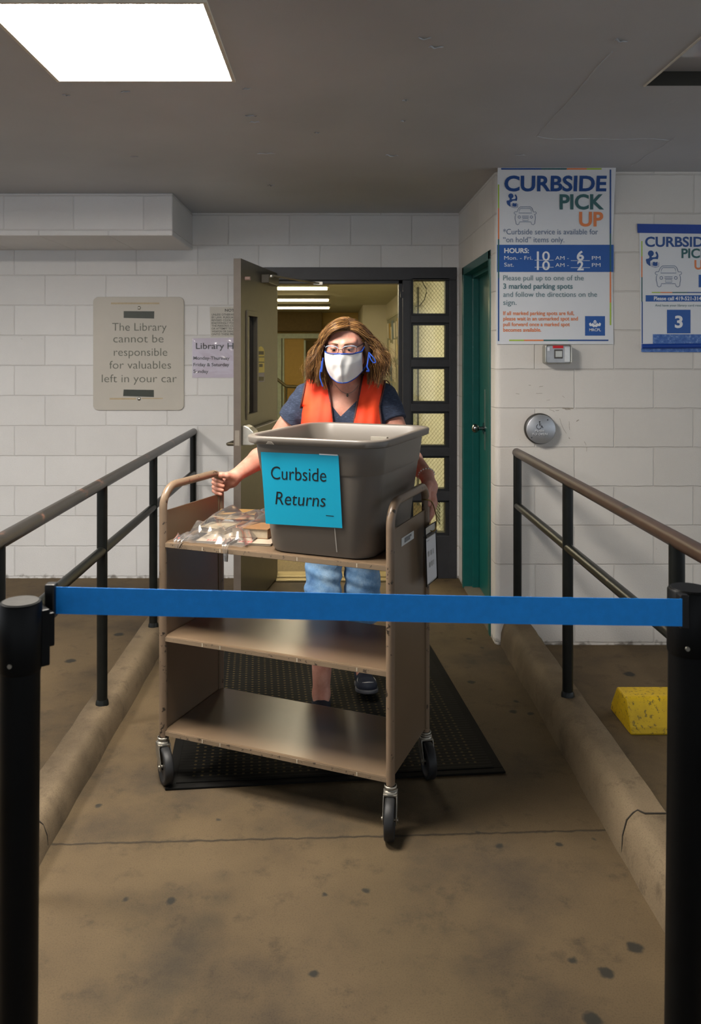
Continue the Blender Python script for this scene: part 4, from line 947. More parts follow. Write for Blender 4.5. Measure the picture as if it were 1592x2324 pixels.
def caster(x, y, rot):
    """zinc stem and fork with a black wheel; rot = direction in which the wheel trails"""
    p = wc(x, y, 0); d = Vector((math.cos(rot), math.sin(rot), 0)); ax = Vector((-d.y, d.x, 0)); wcn = p+d*.034; R_ = .0615
    mb = MB(); mb.tube([p+Vector((0, 0, z)) for z in (.150, .150, .142, .142, .136, .136, .128)], [.0165, .020, .020, .017, .017, .022, .022], 20)
    stem = mb.build('caster', M_gal, cart)
    mb = MB()
    for s_ in (-1, 1):
        o_ = ax*s_*.019
        pl = [p-d*.018+Vector((0, 0, .128)), p+d*.020+Vector((0, 0, .128)), wcn+d*.014+Vector((0, 0, R_+.012)), wcn+d*.010+Vector((0, 0, R_-.014)), wcn-d*.010+Vector((0, 0, R_-.014)), p-d*.016+Vector((0, 0, .095))]
        mb.prism([q+o_ for q in pl], ax*s_*.003)
    mb.obox(p+Vector((0, 0, .126)), d, ax, (0, 0, 1), .021, .022, .003)
    mb.tube([wcn+ax*.026+Vector((0, 0, R_)), wcn-ax*.026+Vector((0, 0, R_))], .006, 12)
    mb.build('fork', M_gal, stem, bevel=.001)
    M = Matrix.Translation(wcn+Vector((0, 0, R_))) @ Matrix((d, Vector((0, 0, 1)), ax)).transposed().to_4x4()
    mb = MB(); mb.lathe([(.012, -.012), (.044, -.011), (.046, -.015), (.058, -.015), (R_, -.010), (R_, .010), (.058, .015), (.046, .015), (.044, .011), (.012, .012)], M, 36); mb.build('wheel', M_rub, stem)
caster(-CL/2, -CW/2, math.radians(-64)); caster(CL/2, -CW/2, math.radians(-98)); caster(CL/2, CW/2, math.radians(-80)); caster(-CL/2, CW/2, math.radians(-60))
PE = Plane(wc(CL/2+.0035, 0, 0), cv, cu)                # outer face of the right end panel
lb = PE.poly(cart, 'label_sticker', [(911.5, 1222), (939.5, 1204), (939.5, 1222), (911.5, 1241)], mk('label_white', '#c9ccca', .5, var=.03), .0005)
PE.strokes(lb, 'printing', [([(918, 1224), (934, 1213)], 1.6, False), ([(918, 1229.5), (931, 1220.5)], 1.6, False)], mk('label_grey_print', '#77797a', .6), .0011)

# ================================================================ CLIPBOARD POUCH HANGING FROM THE CART
PC = Plane(wc(CL/2+.030, 0, 0), cv, cu)
def PCp(px, py): return PC.hit(px, py)
cp_ = empty('document_pouch', PCp(978, 1320)); tag(cp_, 'black edged clear pouch with a white sheet hanging from the cart handle by a ring', 'document pouch')
qd = [PCp(964, 1199), PCp(988, 1184), PCp(992, 1311), PCp(968, 1331)]
M_pbk = mk('pouch_black_edge', '#161512', .5)
mb = MB(); mb.prism(qd, -cu*.002); bk = mb.build('backing', mk('pouch_clear_back', '#b5b2a8', .4), cp_)
mb = MB(); mb.tube([p+cu*.0015 for p in qd], .0032, 8, closed=True)
a = qd[0].lerp(qd[3], .155)+cu*.0015; b = qd[1].lerp(qd[2], .155)+cu*.0015; mb.tube([a, b], .006, 6); mb.build('edging', M_pbk, cp_)
ins = [qd[0].lerp(qd[3], .20), qd[1].lerp(qd[2], .20), qd[1].lerp(qd[2], .97), qd[0].lerp(qd[3], .97)]
mb = MB(); mb.face([p+cu*.001 for p in ins]); sh_ = mb.build('sheet', mk('pouch_paper', '#d4d5d8', .6, var=.02), cp_)
PCx = Plane(qd[0], (qd[1]-qd[0]), (qd[1]-qd[0]).cross(qd[3]-qd[0])*-1)
if PCx.n.dot(cu) < 0: PCx.n = -PCx.n
mb = MB()
for t0, t1, a0, a1 in ((.43, .52, .2, .75), (.63, .72, .3, .75), (.24, .255, .15, .4)):
    P0 = qd[0].lerp(qd[3], t0).lerp(qd[1].lerp(qd[2], t0), a0); P1 = qd[0].lerp(qd[3], t0).lerp(qd[1].lerp(qd[2], t0), a1); P2 = qd[0].lerp(qd[3], t1).lerp(qd[1].lerp(qd[2], t1), a1); P3 = qd[0].lerp(qd[3], t1).lerp(qd[1].lerp(qd[2], t1), a0)
    n_ = 7
    for i in range(n_):
        if i in (2, 5): continue
        mb.face([p+cu*.0016 for p in (P0.lerp(P1, i/n_), P0.lerp(P1, (i+.7)/n_), P3.lerp(P2, (i+.7)/n_), P3.lerp(P2, i/n_))])
mb.build('printing', mk('pouch_faint_print', '#a3a39f', .7), sh_)
hole = qd[0].lerp(qd[1], .55).lerp(qd[3].lerp(qd[2], .55), .07)
tb = wc(CL/2+.012, CW/2-.004, .972)
mid = (hole+tb)/2+cu*.02
rpts = [tb-cu*.026+Vector((0, 0, .006)), tb-cu*.004-cv*.018+Vector((0, 0, .010)), tb+cu*.012-cv*.004+Vector((0, 0, .002)), mid+Vector((0, 0, .018)), hole+cu*.022+Vector((0, 0, .030)), hole+cu*.016+Vector((0, 0, -.004)), hole+cu*.002+Vector((0, 0, -.008)), hole-cu*.006]
def smoothpts(p, n=6):
    out = []
    for i in range(len(p)-1):
        p0, p1, p2, p3 = p[max(0, i-1)], p[i], p[i+1], p[min(len(p)-1, i+2)]
        for k_ in range(n):
            t = k_/n; out.append(.5*((2*p1)+(p2-p0)*t+(2*p0-5*p1+4*p2-p3)*t*t+(3*p1-p0-3*p2+p3)*t**3))
    out.append(p[-1]); return out
mb = MB(); mb.tube(smoothpts(rpts), .0022, 8); mb.build('hanging_ring', mk('brass_ring', '#a08a55', .3, .9), cp_)

# ================================================================ GREY TOTE
BC = Vector((.032, 2.886, 0)); BZ = .8385
bin_ = empty('storage_tote', BC+Vector((0, 0, BZ)), CA); tag(bin_, 'large grey plastic tote with the blue Curbside Returns sheet, standing on the cart', 'storage tote')
M_bin = mk('grey_tote_plastic', '#6b645c', .38, var=.03, scale=4, bump=.06, bscale=500)
lv = [(.012, .150, .195, .06), (.0, .165, .208, .065), (.003, .182, .225, .07), (.02, .190, .233, .075), (.268, .2165, .266, .085), (.270, .2135, .263, .085), (.273, .2135, .263, .085), (.2745, .2195, .269, .085), (.277, .2205, .270, .085), (.340, .2275, .279, .085),
      (.352, .2285, .280, .085), (.364, .2295, .281, .085), (.366, .245, .296, .085), (.369, .249, .300, .085), (.385, .251, .302, .085), (.390, .2495, .3005, .085), (.392, .245, .296, .085), (.391, .233, .284, .08), (.386, .229, .280, .08), (.30, .220, .270, .08), (.03, .188, .230, .07), (.012, .178, .22, .065)]
mb = MB(); rings = []
for z, hx, hy, r in lv: rings.append([mb.bm.verts.new((x, y, z)) for x, y in rrect(hx, hy, r, 8)])
for a, b in zip(rings, rings[1:]):
    n = len(a)
    for k_ in range(n):
        f = mb.bm.faces.new((a[k_], a[(k_+1) % n], b[(k_+1) % n], b[k_])); f.smooth = True
mb.bm.faces.new(rings[0][::-1]); mb.bm.faces.new(rings[-1])
bo = mb.build('body', M_bin, bin_, world=False)
es = bo.modifiers.new('es', 'EDGE_SPLIT'); es.split_angle = math.radians(50)
# latch recess of the rim
mb = MB()
mb.prism([(-.150, -.3010, .367), (-.12, -.3010, .367), (-.128, -.3022, .376), (-.143, -.3022, .376)], (0, .004, 0))
mb.build('rim_latch', mk('tote_latch_grey', '#6b645c', .5), bin_, world=False, bevel=.001)  # thin latch step in the tote's own grey
mb = MB(); mb.box((.01, .260, .316), (.075, .2755, .345)); mb.build('inside_label', mk('pale_label', '#9a9488', .5), bin_, world=False)
# blue sheet taped on the front
def bpt(x, y, z): return BC+cu*x+cv*y+Vector((0, 0, BZ+z))
fz0, fz1 = .02, .265; fy0_, fy1_ = -.233, -.266
fa, fb = bpt(0, fy0_, fz0), bpt(0, fy1_, fz1); fdir = (fb-fa).normalized(); fn = cu.cross(fdir).normalized()
fn = fn if fn.y < 0 else -fn
PF = Plane(fa, cu, fn)
M_cyan = mk('cyan_paper', '#10b0d6', .45, var=.02, scale=3); M_blk = mk('black_marker_print', '#15181c', .5)
fs = PF.poly(bin_, 'paper_sign', [(594, 1024.5), (770.5, 1032), (779, 1197), (605.5, 1187)], M_cyan, .0065)
PF.text(fs, [('Curbside', 617.5, 742.5, 1086, 29, -.004, 1092), ('Returns', 627.5, 741, 1143, 29, -.004, 1149, .12), ('marking', 742, 761, 1169.5, 2.2, 0, 1171)][:2], M_blk, .0072)
PF.strokes(fs, 'small_print', [([(742, 1168.5), (760, 1170)], 1.6, False)], M_blk, .0072)
tapem = mk('shiny_tape', '#dfe3e6', .2)
PF.strokes(fs, 'tape', [([(727, 1029.5), (769, 1031.8)], 2.6, False)], tapem, .0078)
PF.strokes(bin_, 'tape_streak', [([(761, 1198), (766, 1252)], 2.2, False)], mk('tape_residue', '#a39d95', .3), .004)

# ================================================================ BOOKS IN A CLEAR BAG
ZS = .8385
def cpt(px, py, z=ZS):                               # point seen at a pixel, on a level plane
    Y = (CAMZ-z)*F/(py-VPY); return at(px, py, Y)
def book(name, ctr, ang_, lx, ly, h, cover, pages, label, z=ZS, spine=True, cat='book', group=None):
    t = empty(name, (ctr.x, ctr.y, z), ang_); tag(t, label, cat, group)
    mb = MB(); mb.box((-lx/2, -ly/2, 0), (lx/2, ly/2, .002)); mb.box((-lx/2, -ly/2, h-.002), (lx/2, ly/2, h)); mb.box((lx/2-.002, -ly/2, 0), (lx/2, ly/2, h)); mb.build('cover', cover, t, world=False, bevel=.0006)
    mb = MB(); mb.box((-lx/2+.004, -ly/2+.004, .002), (lx/2-.003, ly/2-.004, h-.002)); mb.build('pages', pages, t, world=False)
    return t
M_pg = mk('book_pages', '#ab9d86', .8, var=.06, scale=90)
pm_ = cpt(548, 1222)
t = empty('magazine', (pm_.x, pm_.y, ZS), CA+.20); tag(t, 'thin magazine with red lettering under the bagged books', 'magazine')
mb = MB(); mb.box((-.135, -.095, .0005), (.135, .095, .007)); mb.build('pages', mk('magazine_grey_edge', '#8f8474', .6), t, world=False)
mb = MB(); mb.box((-.136, -.096, .007), (.136, .096, .0078)); mc_ = mb.build('cover', mk('magazine_cover', '#a39684', .4, var=.12, scale=25), t, world=False)
mb = MB(); rb = random.Random(2)
for i in range(16):
    x = -.10+i*.0105; mb.box((x, -.086, .0079), (x+.006, -.066-.006*(i % 3 == 1), .0082))
mb.build('red_print', mk('red_print', '#b4524e', .5), mc_, world=False)
pb_ = cpt(575, 1200, ZS+.03)
book('paperback', Vector((pb_.x+.006, pb_.y, 0)), CA+.12, .14, .11, .034, mk('tan_cover', '#7a5a3a', .45, var=.15, scale=15), M_pg, 'thick tan paperback in the clear bag beside the tote', ZS+.0082)
pb2 = cpt(508, 1197, ZS+.02)
book('hardback', Vector((pb2.x-.02, pb2.y, 0)), CA+.02, .11, .10, .02, mk('cream_cover', '#9a8c72', .45, var=.1, scale=12), M_pg, 'pale cream book at the left of the clear bag', ZS+.0082)
pb3 = cpt(538, 1172, ZS+.05)
book('hardback', Vector((pb3.x, pb3.y+.03, 0)), CA+.3, .15, .10, .02, mk('ochre_cover', '#8a6a3a', .4, var=.2, scale=10), M_pg, 'ochre covered book at the back of the clear bag', ZS+.0425)
# the bag: crumpled clear film draped over the books, one tail hanging over the shelf edge
def bagmesh():
    rnd = np.random.RandomState(9)
    nx, ny = 70, 46
    # outline of the film in cart coordinates, from points seen in the photo lying on the shelf
    V_ = []
    cx0, cx1 = -.385, -.115
    for j in range(ny+1):
        for i in range(nx+1):
            u_, w_ = i/nx, j/ny
            x = cx0+(cx1-cx0)*u_+.012*math.sin(6*w_+1); y = -.205+.34*w_+.012*math.sin(7*u_+2)
            # heights: stuffed middle, low rim
            e = min(1, 4.5*min(u_+.02, 1.05-u_, w_+.03, 1.05-w_))
            base = .004+.066*e*(.62+.38*math.sin(3.2*u_+.4)) * (0.75+.45*w_)
            ridge = abs(math.sin(11*u_+5*w_+2*math.sin(4*w_)))*abs(math.sin(6*w_-5*u_+1.3)); ridge2 = abs(math.sin(23*u_-9*w_))
            z = base*(.80+.28*ridge)+.006*ridge*e+.004*ridge2*e+.0012*rnd.rand()
            if w_ > .72 and .55 < u_ < .95: z += .07*math.sin(math.pi*(u_-.55)/.4)*(w_-.72)/.28*(.6+.5*ridge)      # a peak standing up beside the tote
            V_.append(Vector((x, y, ZS+max(.0015, z))))
    Fc = [(j*(nx+1)+i, j*(nx+1)+i+1, (j+1)*(nx+1)+i+1, (j+1)*(nx+1)+i) for j in range(ny) for i in range(nx)]
    V_ = [CC+cu*p.x+cv*p.y+Vector((0, 0, p.z)) for p in V_]
    return V_, Fc
Vb, Fb = bagmesh()
def tail(cx, cw, tip, tipw, drop):
    """gathered film over the shelf's front edge"""
    m = 16; n = 26; b0 = len(Vb)
    for j in range(m+1):
        w_ = j/m
        for i in range(n+1):
            u_ = i/n*2-1
            wd = cw*(1-w_)+tipw*w_; fold = .0045*math.sin(10*u_+2*w_)*(1-.3*w_)
            x = cx+(tip-cx)*w_+wd*u_*(1-.35*math.sin(math.pi*w_*.6))
            if w_ < .45: y = -CW/2+.045-(w_/.45)*.058; z = ZS+.012*(1-w_)+.009+fold
            else: y = -CW/2-.018-fold*1.2; z = ZS+.008-drop*(w_-.45)/.55
            Vb.append(CC+cu*x+cv*y+Vector((0, 0, z)))
    for j in range(m):
        for i in range(n): Fb.append((b0+j*(n+1)+i, b0+j*(n+1)+i+1, b0+(j+1)*(n+1)+i+1, b0+(j+1)*(n+1)+i))
tail(-.165, .030, -.158, .010, .050); tail(-.345, .045, -.352, .016, .022)
bgp = CC+cu*-.25+Vector((0, 0, ZS))
bg = link('plastic_bag', npmesh('plastic_bag', Vb, Fb), clear_film('clear_bag_film', (.97, .965, .96), .045, .16, .3, 8.0))
tag(bg, 'crumpled clear plastic bag holding books on the cart top shelf', 'plastic bag')
# ================================================================ PERSON
# -- smooth implicit surfaces turned into one continuous mesh
def ell(P, c, r):
    q = P-np.asarray(c, np.float32); r = np.asarray(r, np.float32)
    k0 = np.sqrt(((q/r)**2).sum(-1)); k1 = np.sqrt(((q/(r*r))**2).sum(-1))+1e-9
    return k0*(k0-1)/k1
def cone(P, a, b, ra, rb):
    a = np.asarray(a, np.float32); b = np.asarray(b, np.float32); ab = b-a
    t = np.clip(((P-a)@ab)/max(float(ab@ab), 1e-12), 0, 1)
    return np.sqrt((((P-a)-t[..., None]*ab)**2).sum(-1)) - (ra+(rb-ra)*t)
def chain(P, pts, rs, k=.0):
    d = None
    for i in range(len(pts)-1):
        e = cone(P, pts[i], pts[i+1], rs[i], rs[i+1]); d = e if d is None else (smin(d, e, k) if k else np.minimum(d, e))
    return d
def smin(a, b, k):
    h = np.clip(.5+.5*(b-a)/k, 0, 1); return b+(a-b)*h - k*h*(1-h)
def smax(a, b, k): return -smin(-a, -b, k)
def half(P, p, n):                       # inside where (P-p).n < 0
    n = np.asarray(n, np.float32); n = n/np.linalg.norm(n); return (P-np.asarray(p, np.float32))@n
def sdf_mesh(f, lo, hi, h, B=8):
    lo = np.asarray(lo, np.float32); hi = np.asarray(hi, np.float32)
    nb = np.ceil((hi-lo)/(h*B)).astype(int); n = nb*B
    bc = [lo[i]+(np.arange(nb[i])*B+(B-1)/2)*h for i in range(3)]
    G = np.stack(np.meshgrid(*bc, indexing='ij'), -1).reshape(-1, 3).astype(np.float32)
    d = f(G).reshape(nb); act = np.abs(d) < B*h*1.35
    D = np.repeat(np.repeat(np.repeat(np.where(d > 0, 1.0, -1.0).astype(np.float32), B, 0), B, 1), B, 2)
    ids = np.argwhere(act); loc = np.stack(np.meshgrid(*[np.arange(B)]*3, indexing='ij'), -1).reshape(-1, 3)
    for s0 in range(0, len(ids), 400):
        ch = ids[s0:s0+400]; idx = (ch[:, None, :]*B+loc[None]).reshape(-1, 3)
        v = f((lo+idx*h).astype(np.float32)); D[idx[:, 0], idx[:, 1], idx[:, 2]] = v
    S = D < 0
    c = [S[i:n[0]-1+i, j:n[1]-1+j, k:n[2]-1+k] for i in (0, 1) for j in (0, 1) for k in (0, 1)]
    al = c[0].copy(); an = c[0].copy()
    for q in c[1:]: al &= q; an |= q
    cells = np.argwhere(an & ~al); num = -np.ones(n-1, np.int32); num[cells[:, 0], cells[:, 1], cells[:, 2]] = np.arange(len(cells))
    acc = np.zeros((len(cells), 3), np.float32); cnt = np.zeros(len(cells), np.float32)
    cor = [np.array((i, j, k)) for i in (0, 1) for j in (0, 1) for k in (0, 1)]
    vals = [D[tuple((cells+q).T)] for q in cor]
    for a in range(8):
        for b in range(a+1, 8):
            if np.abs(cor[a]-cor[b]).sum() != 1: continue
            m = (vals[a] < 0) != (vals[b] < 0); t = vals[a]/(vals[a]-vals[b]+1e-20)
            acc[m] += (cor[a]+t[m, None]*(cor[b]-cor[a])); cnt[m] += 1
    V = lo+(cells+acc/cnt[:, None])*h
    faces = []
    for ax in range(3):
        e = np.zeros(3, int); e[ax] = 1; o1, o2 = [np.eye(3, dtype=int)[i] for i in range(3) if i != ax]
        A = S[tuple(slice(0, n[i]-e[i]) for i in range(3))]; Bb = S[tuple(slice(e[i], n[i]) for i in range(3))]
        ed = np.argwhere(A != Bb); ed = ed[(ed[:, [i for i in range(3) if i != ax]] > 0).all(1) & (ed < (n-1)).all(1)]
        sg = A[tuple(ed.T)]
        q = np.stack([num[tuple((ed-o1-o2).T)], num[tuple((ed-o2).T)], num[tuple(ed.T)], num[tuple((ed-o1).T)]], 1)
        fl = sg if ax != 1 else ~sg
        q[~fl] = q[~fl][:, ::-1]; faces.append(q)
    return V, np.concatenate(faces)
def sdf_obj(name, f, lo, hi, h, mat, parent):
    V, Fc = sdf_mesh(f, lo, hi, h)
    return link(name, npmesh(name, V, Fc), mat, parent)

# -- pose (metres, world)
HC = np.array((.046, 3.275, 1.543)); psi, th = math.radians(11), math.radians(15)
ex_ = Vector((math.cos(psi), -math.sin(psi), 0)); ey_ = Vector((-math.sin(psi), -math.cos(psi), 0)); ez_ = Vector((0, 0, 1))
ey2 = ey_*math.cos(th)-ez_*math.sin(th); ez2 = ez_*math.cos(th)+ey_*math.sin(th)
RH = np.array([list(ex_), list(ey2), list(ez2)], dtype=np.float32)          # rows: head axes
def hl(P): return (P-HC.astype(np.float32))@RH.T                            # world -> head
def hw(p): return HC+np.asarray(p)@RH                                       # head -> world
HWV = lambda p: Vector(hw(p).tolist())
SHL, SHR = (-.110, 3.43, 1.312), (.207, 3.43, 1.312)
ELL, ELR = (-.268, 3.475, 1.088), (.288, 3.345, 1.092)
WRL, WRR = (-.392, 3.275, 1.012), (.347, 3.055, 1.046)
def torso(P, o=0.0):
    d = ell(P, (.046, 3.435, 1.23), (.165, .105, .17))
    for sx_ in (-.075, .075): d = smin(d, ell(P, (.046+sx_, 3.375, 1.20), (.080, .075, .085)), .04)
    d = smin(d, ell(P, (.043, 3.46, 1.02), (.165, .125, .18)), .06)
    d = smin(d, ell(P, (.04, 3.485, .88), (.185, .145, .14)), .06)
    d = smin(d, cone(P, (.046, 3.43, 1.375), (SHL[0]+.02, SHL[1], SHL[2]+.005), .055, .050), .05)
    d = smin(d, cone(P, (.046, 3.43, 1.375), (SHR[0]-.02, SHR[1], SHR[2]+.005), .055, .050), .05)
    return d-o
def arms(P, o=0.0, upper_only=False):
    d = None
    for S_, E_, W_ in ((SHL, ELL, WRL), (SHR, ELR, WRR)):
        a = cone(P, S_, E_, .054, .046)
        if not upper_only:
            m = tuple(E_[i]+(W_[i]-E_[i])*.35 for i in range(3))
            a = smin(a, cone(P, E_, m, .044, .043), .02); a = smin(a, cone(P, m, W_, .043, .0265), .015)
        d = a if d is None else np.minimum(d, a)
    return d-o
LEGS = (((-.035, 3.50, .86), (-.045, 3.425, .50), (-.052, 3.40, .085)), ((.12, 3.50, .86), (.122, 3.47, .50), (.132, 3.66, .105)))
def legs(P, o=0.0):
    d = None
    for h_, k_, a_ in LEGS:
        h_, k_, a_ = map(np.array, (h_, k_, a_)); c_ = k_+(a_-k_)*.3
        e = smin(cone(P, h_, k_, .084, .057), cone(P, k_, c_+np.array((0, .012, 0)), .055, .055), .03); e = smin(e, cone(P, c_+np.array((0, .01, 0)), a_, .053, .034), .02)
        d = e if d is None else smin(d, e, .01)
    return d-o
# head: skull, face, features (head axes: x to her left, y forward, z up)
def head(P):
    q = hl(P)
    d = ell(q, (0, -.012, .010), (.077, .095, .082)); d = smin(d, ell(q, (0, .022, -.042), (.066, .066, .078)), .03)
    d = smin(d, ell(q, (0, .052, -.098), (.031, .028, .024)), .03)
    for s_ in (-1, 1):
        d = smin(d, ell(q, (s_*.036, .052, -.036), (.026, .026, .024)), .025)
        d = smin(d, cone(q, (s_*.048, .062, .021), (s_*.014, .082, .018), .008, .009), .016)
        d = smin(d, cone(q, (s_*.062, .00, -.07), (s_*.025, .05, -.105), .014, .016), .03)
        d = smax(d, -ell(q, (s_*.031, .094, -.001), (.017, .014, .011)), .010)
        ball = ell(q, (s_*.031, .0735, -.001), (.0150, .0145, .0140)); slit = np.abs(q[..., 2]+.0040)-.0019
        lid = np.maximum(ball, -np.maximum(slit, np.abs(q[..., 0]-s_*.031)-.0125)); d = smin(d, lid, .004)
        ear = ell(q, (s_*.082, -.008, -.012), (.008, .018, .030)); ear = smax(ear, -ell(q, (s_*.092, -.004, -.010), (.008, .010, .018)), .004); d = smin(d, ear, .008)
    d = smin(d, cone(q, (0, .083, .010), (0, .102, -.030), .0075, .0125), .012)
    for s_ in (-1, 1): d = smin(d, ell(q, (s_*.011, .093, -.034), (.009, .011, .008)), .008)
    d = smin(d, ell(q, (0, .083, -.066), (.022, .010, .010)), .010)
    return d
def neck(P):
    d = cone(P, (.046, 3.425, 1.37), (.044, 3.315, 1.475), .060, .054)
    for s_ in (-1, 1): d = smin(d, cone(P, (.046+s_*.02, 3.36, 1.375), (.044+s_*.045, 3.32, 1.45), .014, .012), .02)
    for s_ in (-1, 1): d = smin(d, cone(P, (.046+s_*.02, 3.362, 1.362), (.046+s_*.12, 3.41, 1.385), .010, .010), .02)
    return d
# hands: knuckle rows and separately bent fingers
def hand_grip(P):
    """her right hand closed round the rear bend of the cart's left handle"""
    G = np.array(list(wc(-CL/2, CW/2, 0)))[:2]; gx, gy = G
    d = smin(cone(P, WRL, (gx+.040, gy+.022, .992), .0265, .027), cone(P, (gx+.045, gy+.018, .998), (gx+.016, gy+.034, .984), .025, .022), .02)
    d = smin(d, cone(P, (gx+.018, gy+.030, 1.008), (gx+.014, gy+.032, .962), .0155, .0145), .018)
    tips = ((1.006, .0092, 1.0), (.9885, .0094, 1.06), (.971, .0090, 1.0), (.9555, .0080, .88))
    f = None
    for i, (z, r, l) in enumerate(tips):
        ang_ = [68, 125, 185, 185+62*l, 185+112*l]; rad = [.036, .0285, .0250, .0245, .0235]
        pts = [(gx+rd*math.cos(math.radians(a)), gy+rd*math.sin(math.radians(a)), z+(.003*(1-j/2)) - .004*max(0, j-2)) for j, (a, rd) in enumerate(zip(ang_, rad))]
        c_ = chain(P, pts, [r*1.15, r*1.08, r*1.02, r*.97, r*.86], .003)
        f = c_ if f is None else smin(f, c_, .0022)
    d = smin(d, f, .006)
    t = chain(P, [(gx+.046, gy-.002, 1.010), (gx+.030, gy-.021, 1.019), (gx+.008, gy-.029, 1.022), (gx-.013, gy-.028, 1.024)], [.0165, .0125, .0115, .0095], .006)
    return smin(d, t, .008)
def hand_hang(P):
    """her left hand hooked down over the rear bend of the right handle"""
    B0 = wc(CL/2, CW/2, 0); gx, gy = B0.x, B0.y
    k0 = np.array((gx+.025, gy+.046, .995))
    d = smin(cone(P, WRR, k0+np.array((-.002, .012, .02)), .0265, .026), cone(P, k0+np.array((-.004, .018, .018)), k0+np.array((-.006, -.008, -.012)), .024, .021), .02)
    d = smin(d, cone(P, k0+np.array((.000, .022, -.008)), k0+np.array((-.008, -.016, -.012)), .0165, .0150), .016)
    f = None
    for i, (v_, r, l) in enumerate(((-.022, .0090, .95), (-.004, .0094, 1.05), (.014, .0090, 1.0), (.030, .0080, .82))):
        b = k0+np.array((cu.x*.002+cv.x*v_, cu.y*.002+cv.y*v_, -.010))
        pts = [b, b+np.array((.006, .000, -.040*l)), b+np.array((.000, -.002, -.066*l)), b+np.array((-.010, -.004, -.086*l))]
        c_ = chain(P, pts, [r*1.15, r*1.05, r, r*.86], .003); f = c_ if f is None else smin(f, c_, .0022)
    d = smin(d, f, .006)
    t = chain(P, [k0+np.array((-.012, -.010, .028)), k0+np.array((-.020, -.034, .012)), k0+np.array((-.018, -.046, -.012)), k0+np.array((-.016, -.050, -.034))], [.0165, .0125, .0112, .0092], .006)
    return smin(d, t, .008)
def body(P):
    d = smin(head(P), neck(P), .018)
    d = smin(d, torso(P), .035)
    d = smin(d, arms(P), .018)
    d = smin(d, hand_grip(P), .008); d = smin(d, hand_hang(P), .008)
    d = smin(d, legs(P), .02)
    for h_, k_, a_ in LEGS: d = smin(d, cone(P, a_, (a_[0], a_[1]-.05, a_[2]-.045), .034, .03), .02)
    return d
pe = empty('person', (.04, 3.46, 0)); tag(pe, 'person in orange safety vest, white mask, glasses and jeans leaning over the cart, pushing it', 'person')
def skin_mat():
    m, nt, out = newmat('skin'); b = N(nt, 'ShaderNodeBsdfPrincipled', Roughness=.48); b.inputs['Subsurface Weight'].default_value = .12; b.inputs['Subsurface Scale'].default_value = .008; b.inputs['Subsurface Radius'].default_value = (1, .35, .2)
    tc = N(nt, 'ShaderNodeTexCoord'); n = N(nt, 'ShaderNodeTexNoise', Scale=22.0, Detail=6.0, Roughness=.6); L(nt, tc, 'Object', n, 'Vector')
    r = ramp(nt, (n, 0), [(.3, C('#b67965')), (.55, C('#c88f7b')), (.75, C('#d29c8a'))]); L(nt, r, 0, b, 'Base Color')
    n2 = N(nt, 'ShaderNodeTexNoise', Scale=320.0, Detail=3.0); L(nt, tc, 'Object', n2, 'Vector'); bp = N(nt, 'ShaderNodeBump', Strength=.12, Distance=.001); L(nt, n2, 0, bp, 'Height'); L(nt, bp, 0, b, 'Normal')
    L(nt, b, 0, out, 0); return m
M_skin = skin_mat()
sdf_obj('body', body, (-.54, 2.88, .0), (.50, 3.80, 1.70), .0029, M_skin, pe)
# -- eyes, brows, lashes
M_eye = mk('eye_white', '#d9d2cb', .15); M_iris = mk('eye_iris', '#2d2620', .1); M_lash = mk('lash_dark', '#3a2a22', .7); M_brow = mk('brow_brown', '#7a5a40', .8)
for s_ in (-1, 1):
    mb = MB(); mb.sphere(hw((s_*.031, .0745, -.0010)), .0128, 20); eo = mb.build('eye', M_eye, pe)
    mb = MB(); mb.sphere(hw((s_*.030, .0807, -.0058)), .0064, 14); mb.build('iris', M_iris, eo)
    mb = MB(); mb.tube([HWV((s_*.031+x, .0890-.0000-abs(x)**2*22, .0000-abs(x)*abs(x)*12-.0018)) for x in (-.013, -.009, -.004, 0, .004, .009, .013)], [.0004, .0012, .0014, .0014, .0014, .0012, .0004], 6); mb.build('eyelashes', M_lash, pe)
    mb = MB(); mb.tube([HWV((s_*x, .0930-(x-.02)**2*9, .0180+.004*math.sin((x-.012)/.042*math.pi))) for x in (.012, .018, .025, .033, .041, .050)], [.0012, .0024, .0026, .0024, .0018, .0007], 6); mb.build('eyebrow', M_brow, pe)
# -- clothes
def shirt_mat():
    m, nt, out = newmat('heather_navy_jersey'); b = N(nt, 'ShaderNodeBsdfPrincipled', Roughness=.9); tc = N(nt, 'ShaderNodeTexCoord')
    mp = N(nt, 'ShaderNodeMapping'); mp.inputs['Scale'].default_value = (60, 60, 420); L(nt, tc, 'Object', mp, 0); n = N(nt, 'ShaderNodeTexNoise', Scale=1.0, Detail=6.0, Roughness=.75); L(nt, mp, 0, n, 'Vector')
    r = ramp(nt, (n, 0), [(.35, C('#20283a')), (.55, C('#2c364b')), (.68, C('#525d77')), (.75, C('#767f93'))]); L(nt, r, 0, b, 'Base Color')
    n2 = N(nt, 'ShaderNodeTexNoise', Scale=14.0, Detail=3.0); L(nt, tc, 'Object', n2, 'Vector'); bp = N(nt, 'ShaderNodeBump', Strength=.35, Distance=.02); L(nt, n2, 0, bp, 'Height'); L(nt, bp, 0, b, 'Normal'); L(nt, b, 0, out, 0); return m
def sleeves(P, o):
    d = None
    for S_, E_ in ((SHL, ELL), (SHR, ELR)):
        S_, E_ = np.array(S_), np.array(E_); ax = (E_-S_); cut = S_+ax*.43
        wr = .0022*np.sin(95*P[..., 2]+60*P[..., 0])
        a = cone(P, S_, E_, .058, .058)-o-wr*.7; a = smax(a, half(P, cut, ax), .003)
        d = a if d is None else np.minimum(d, a)
    return d
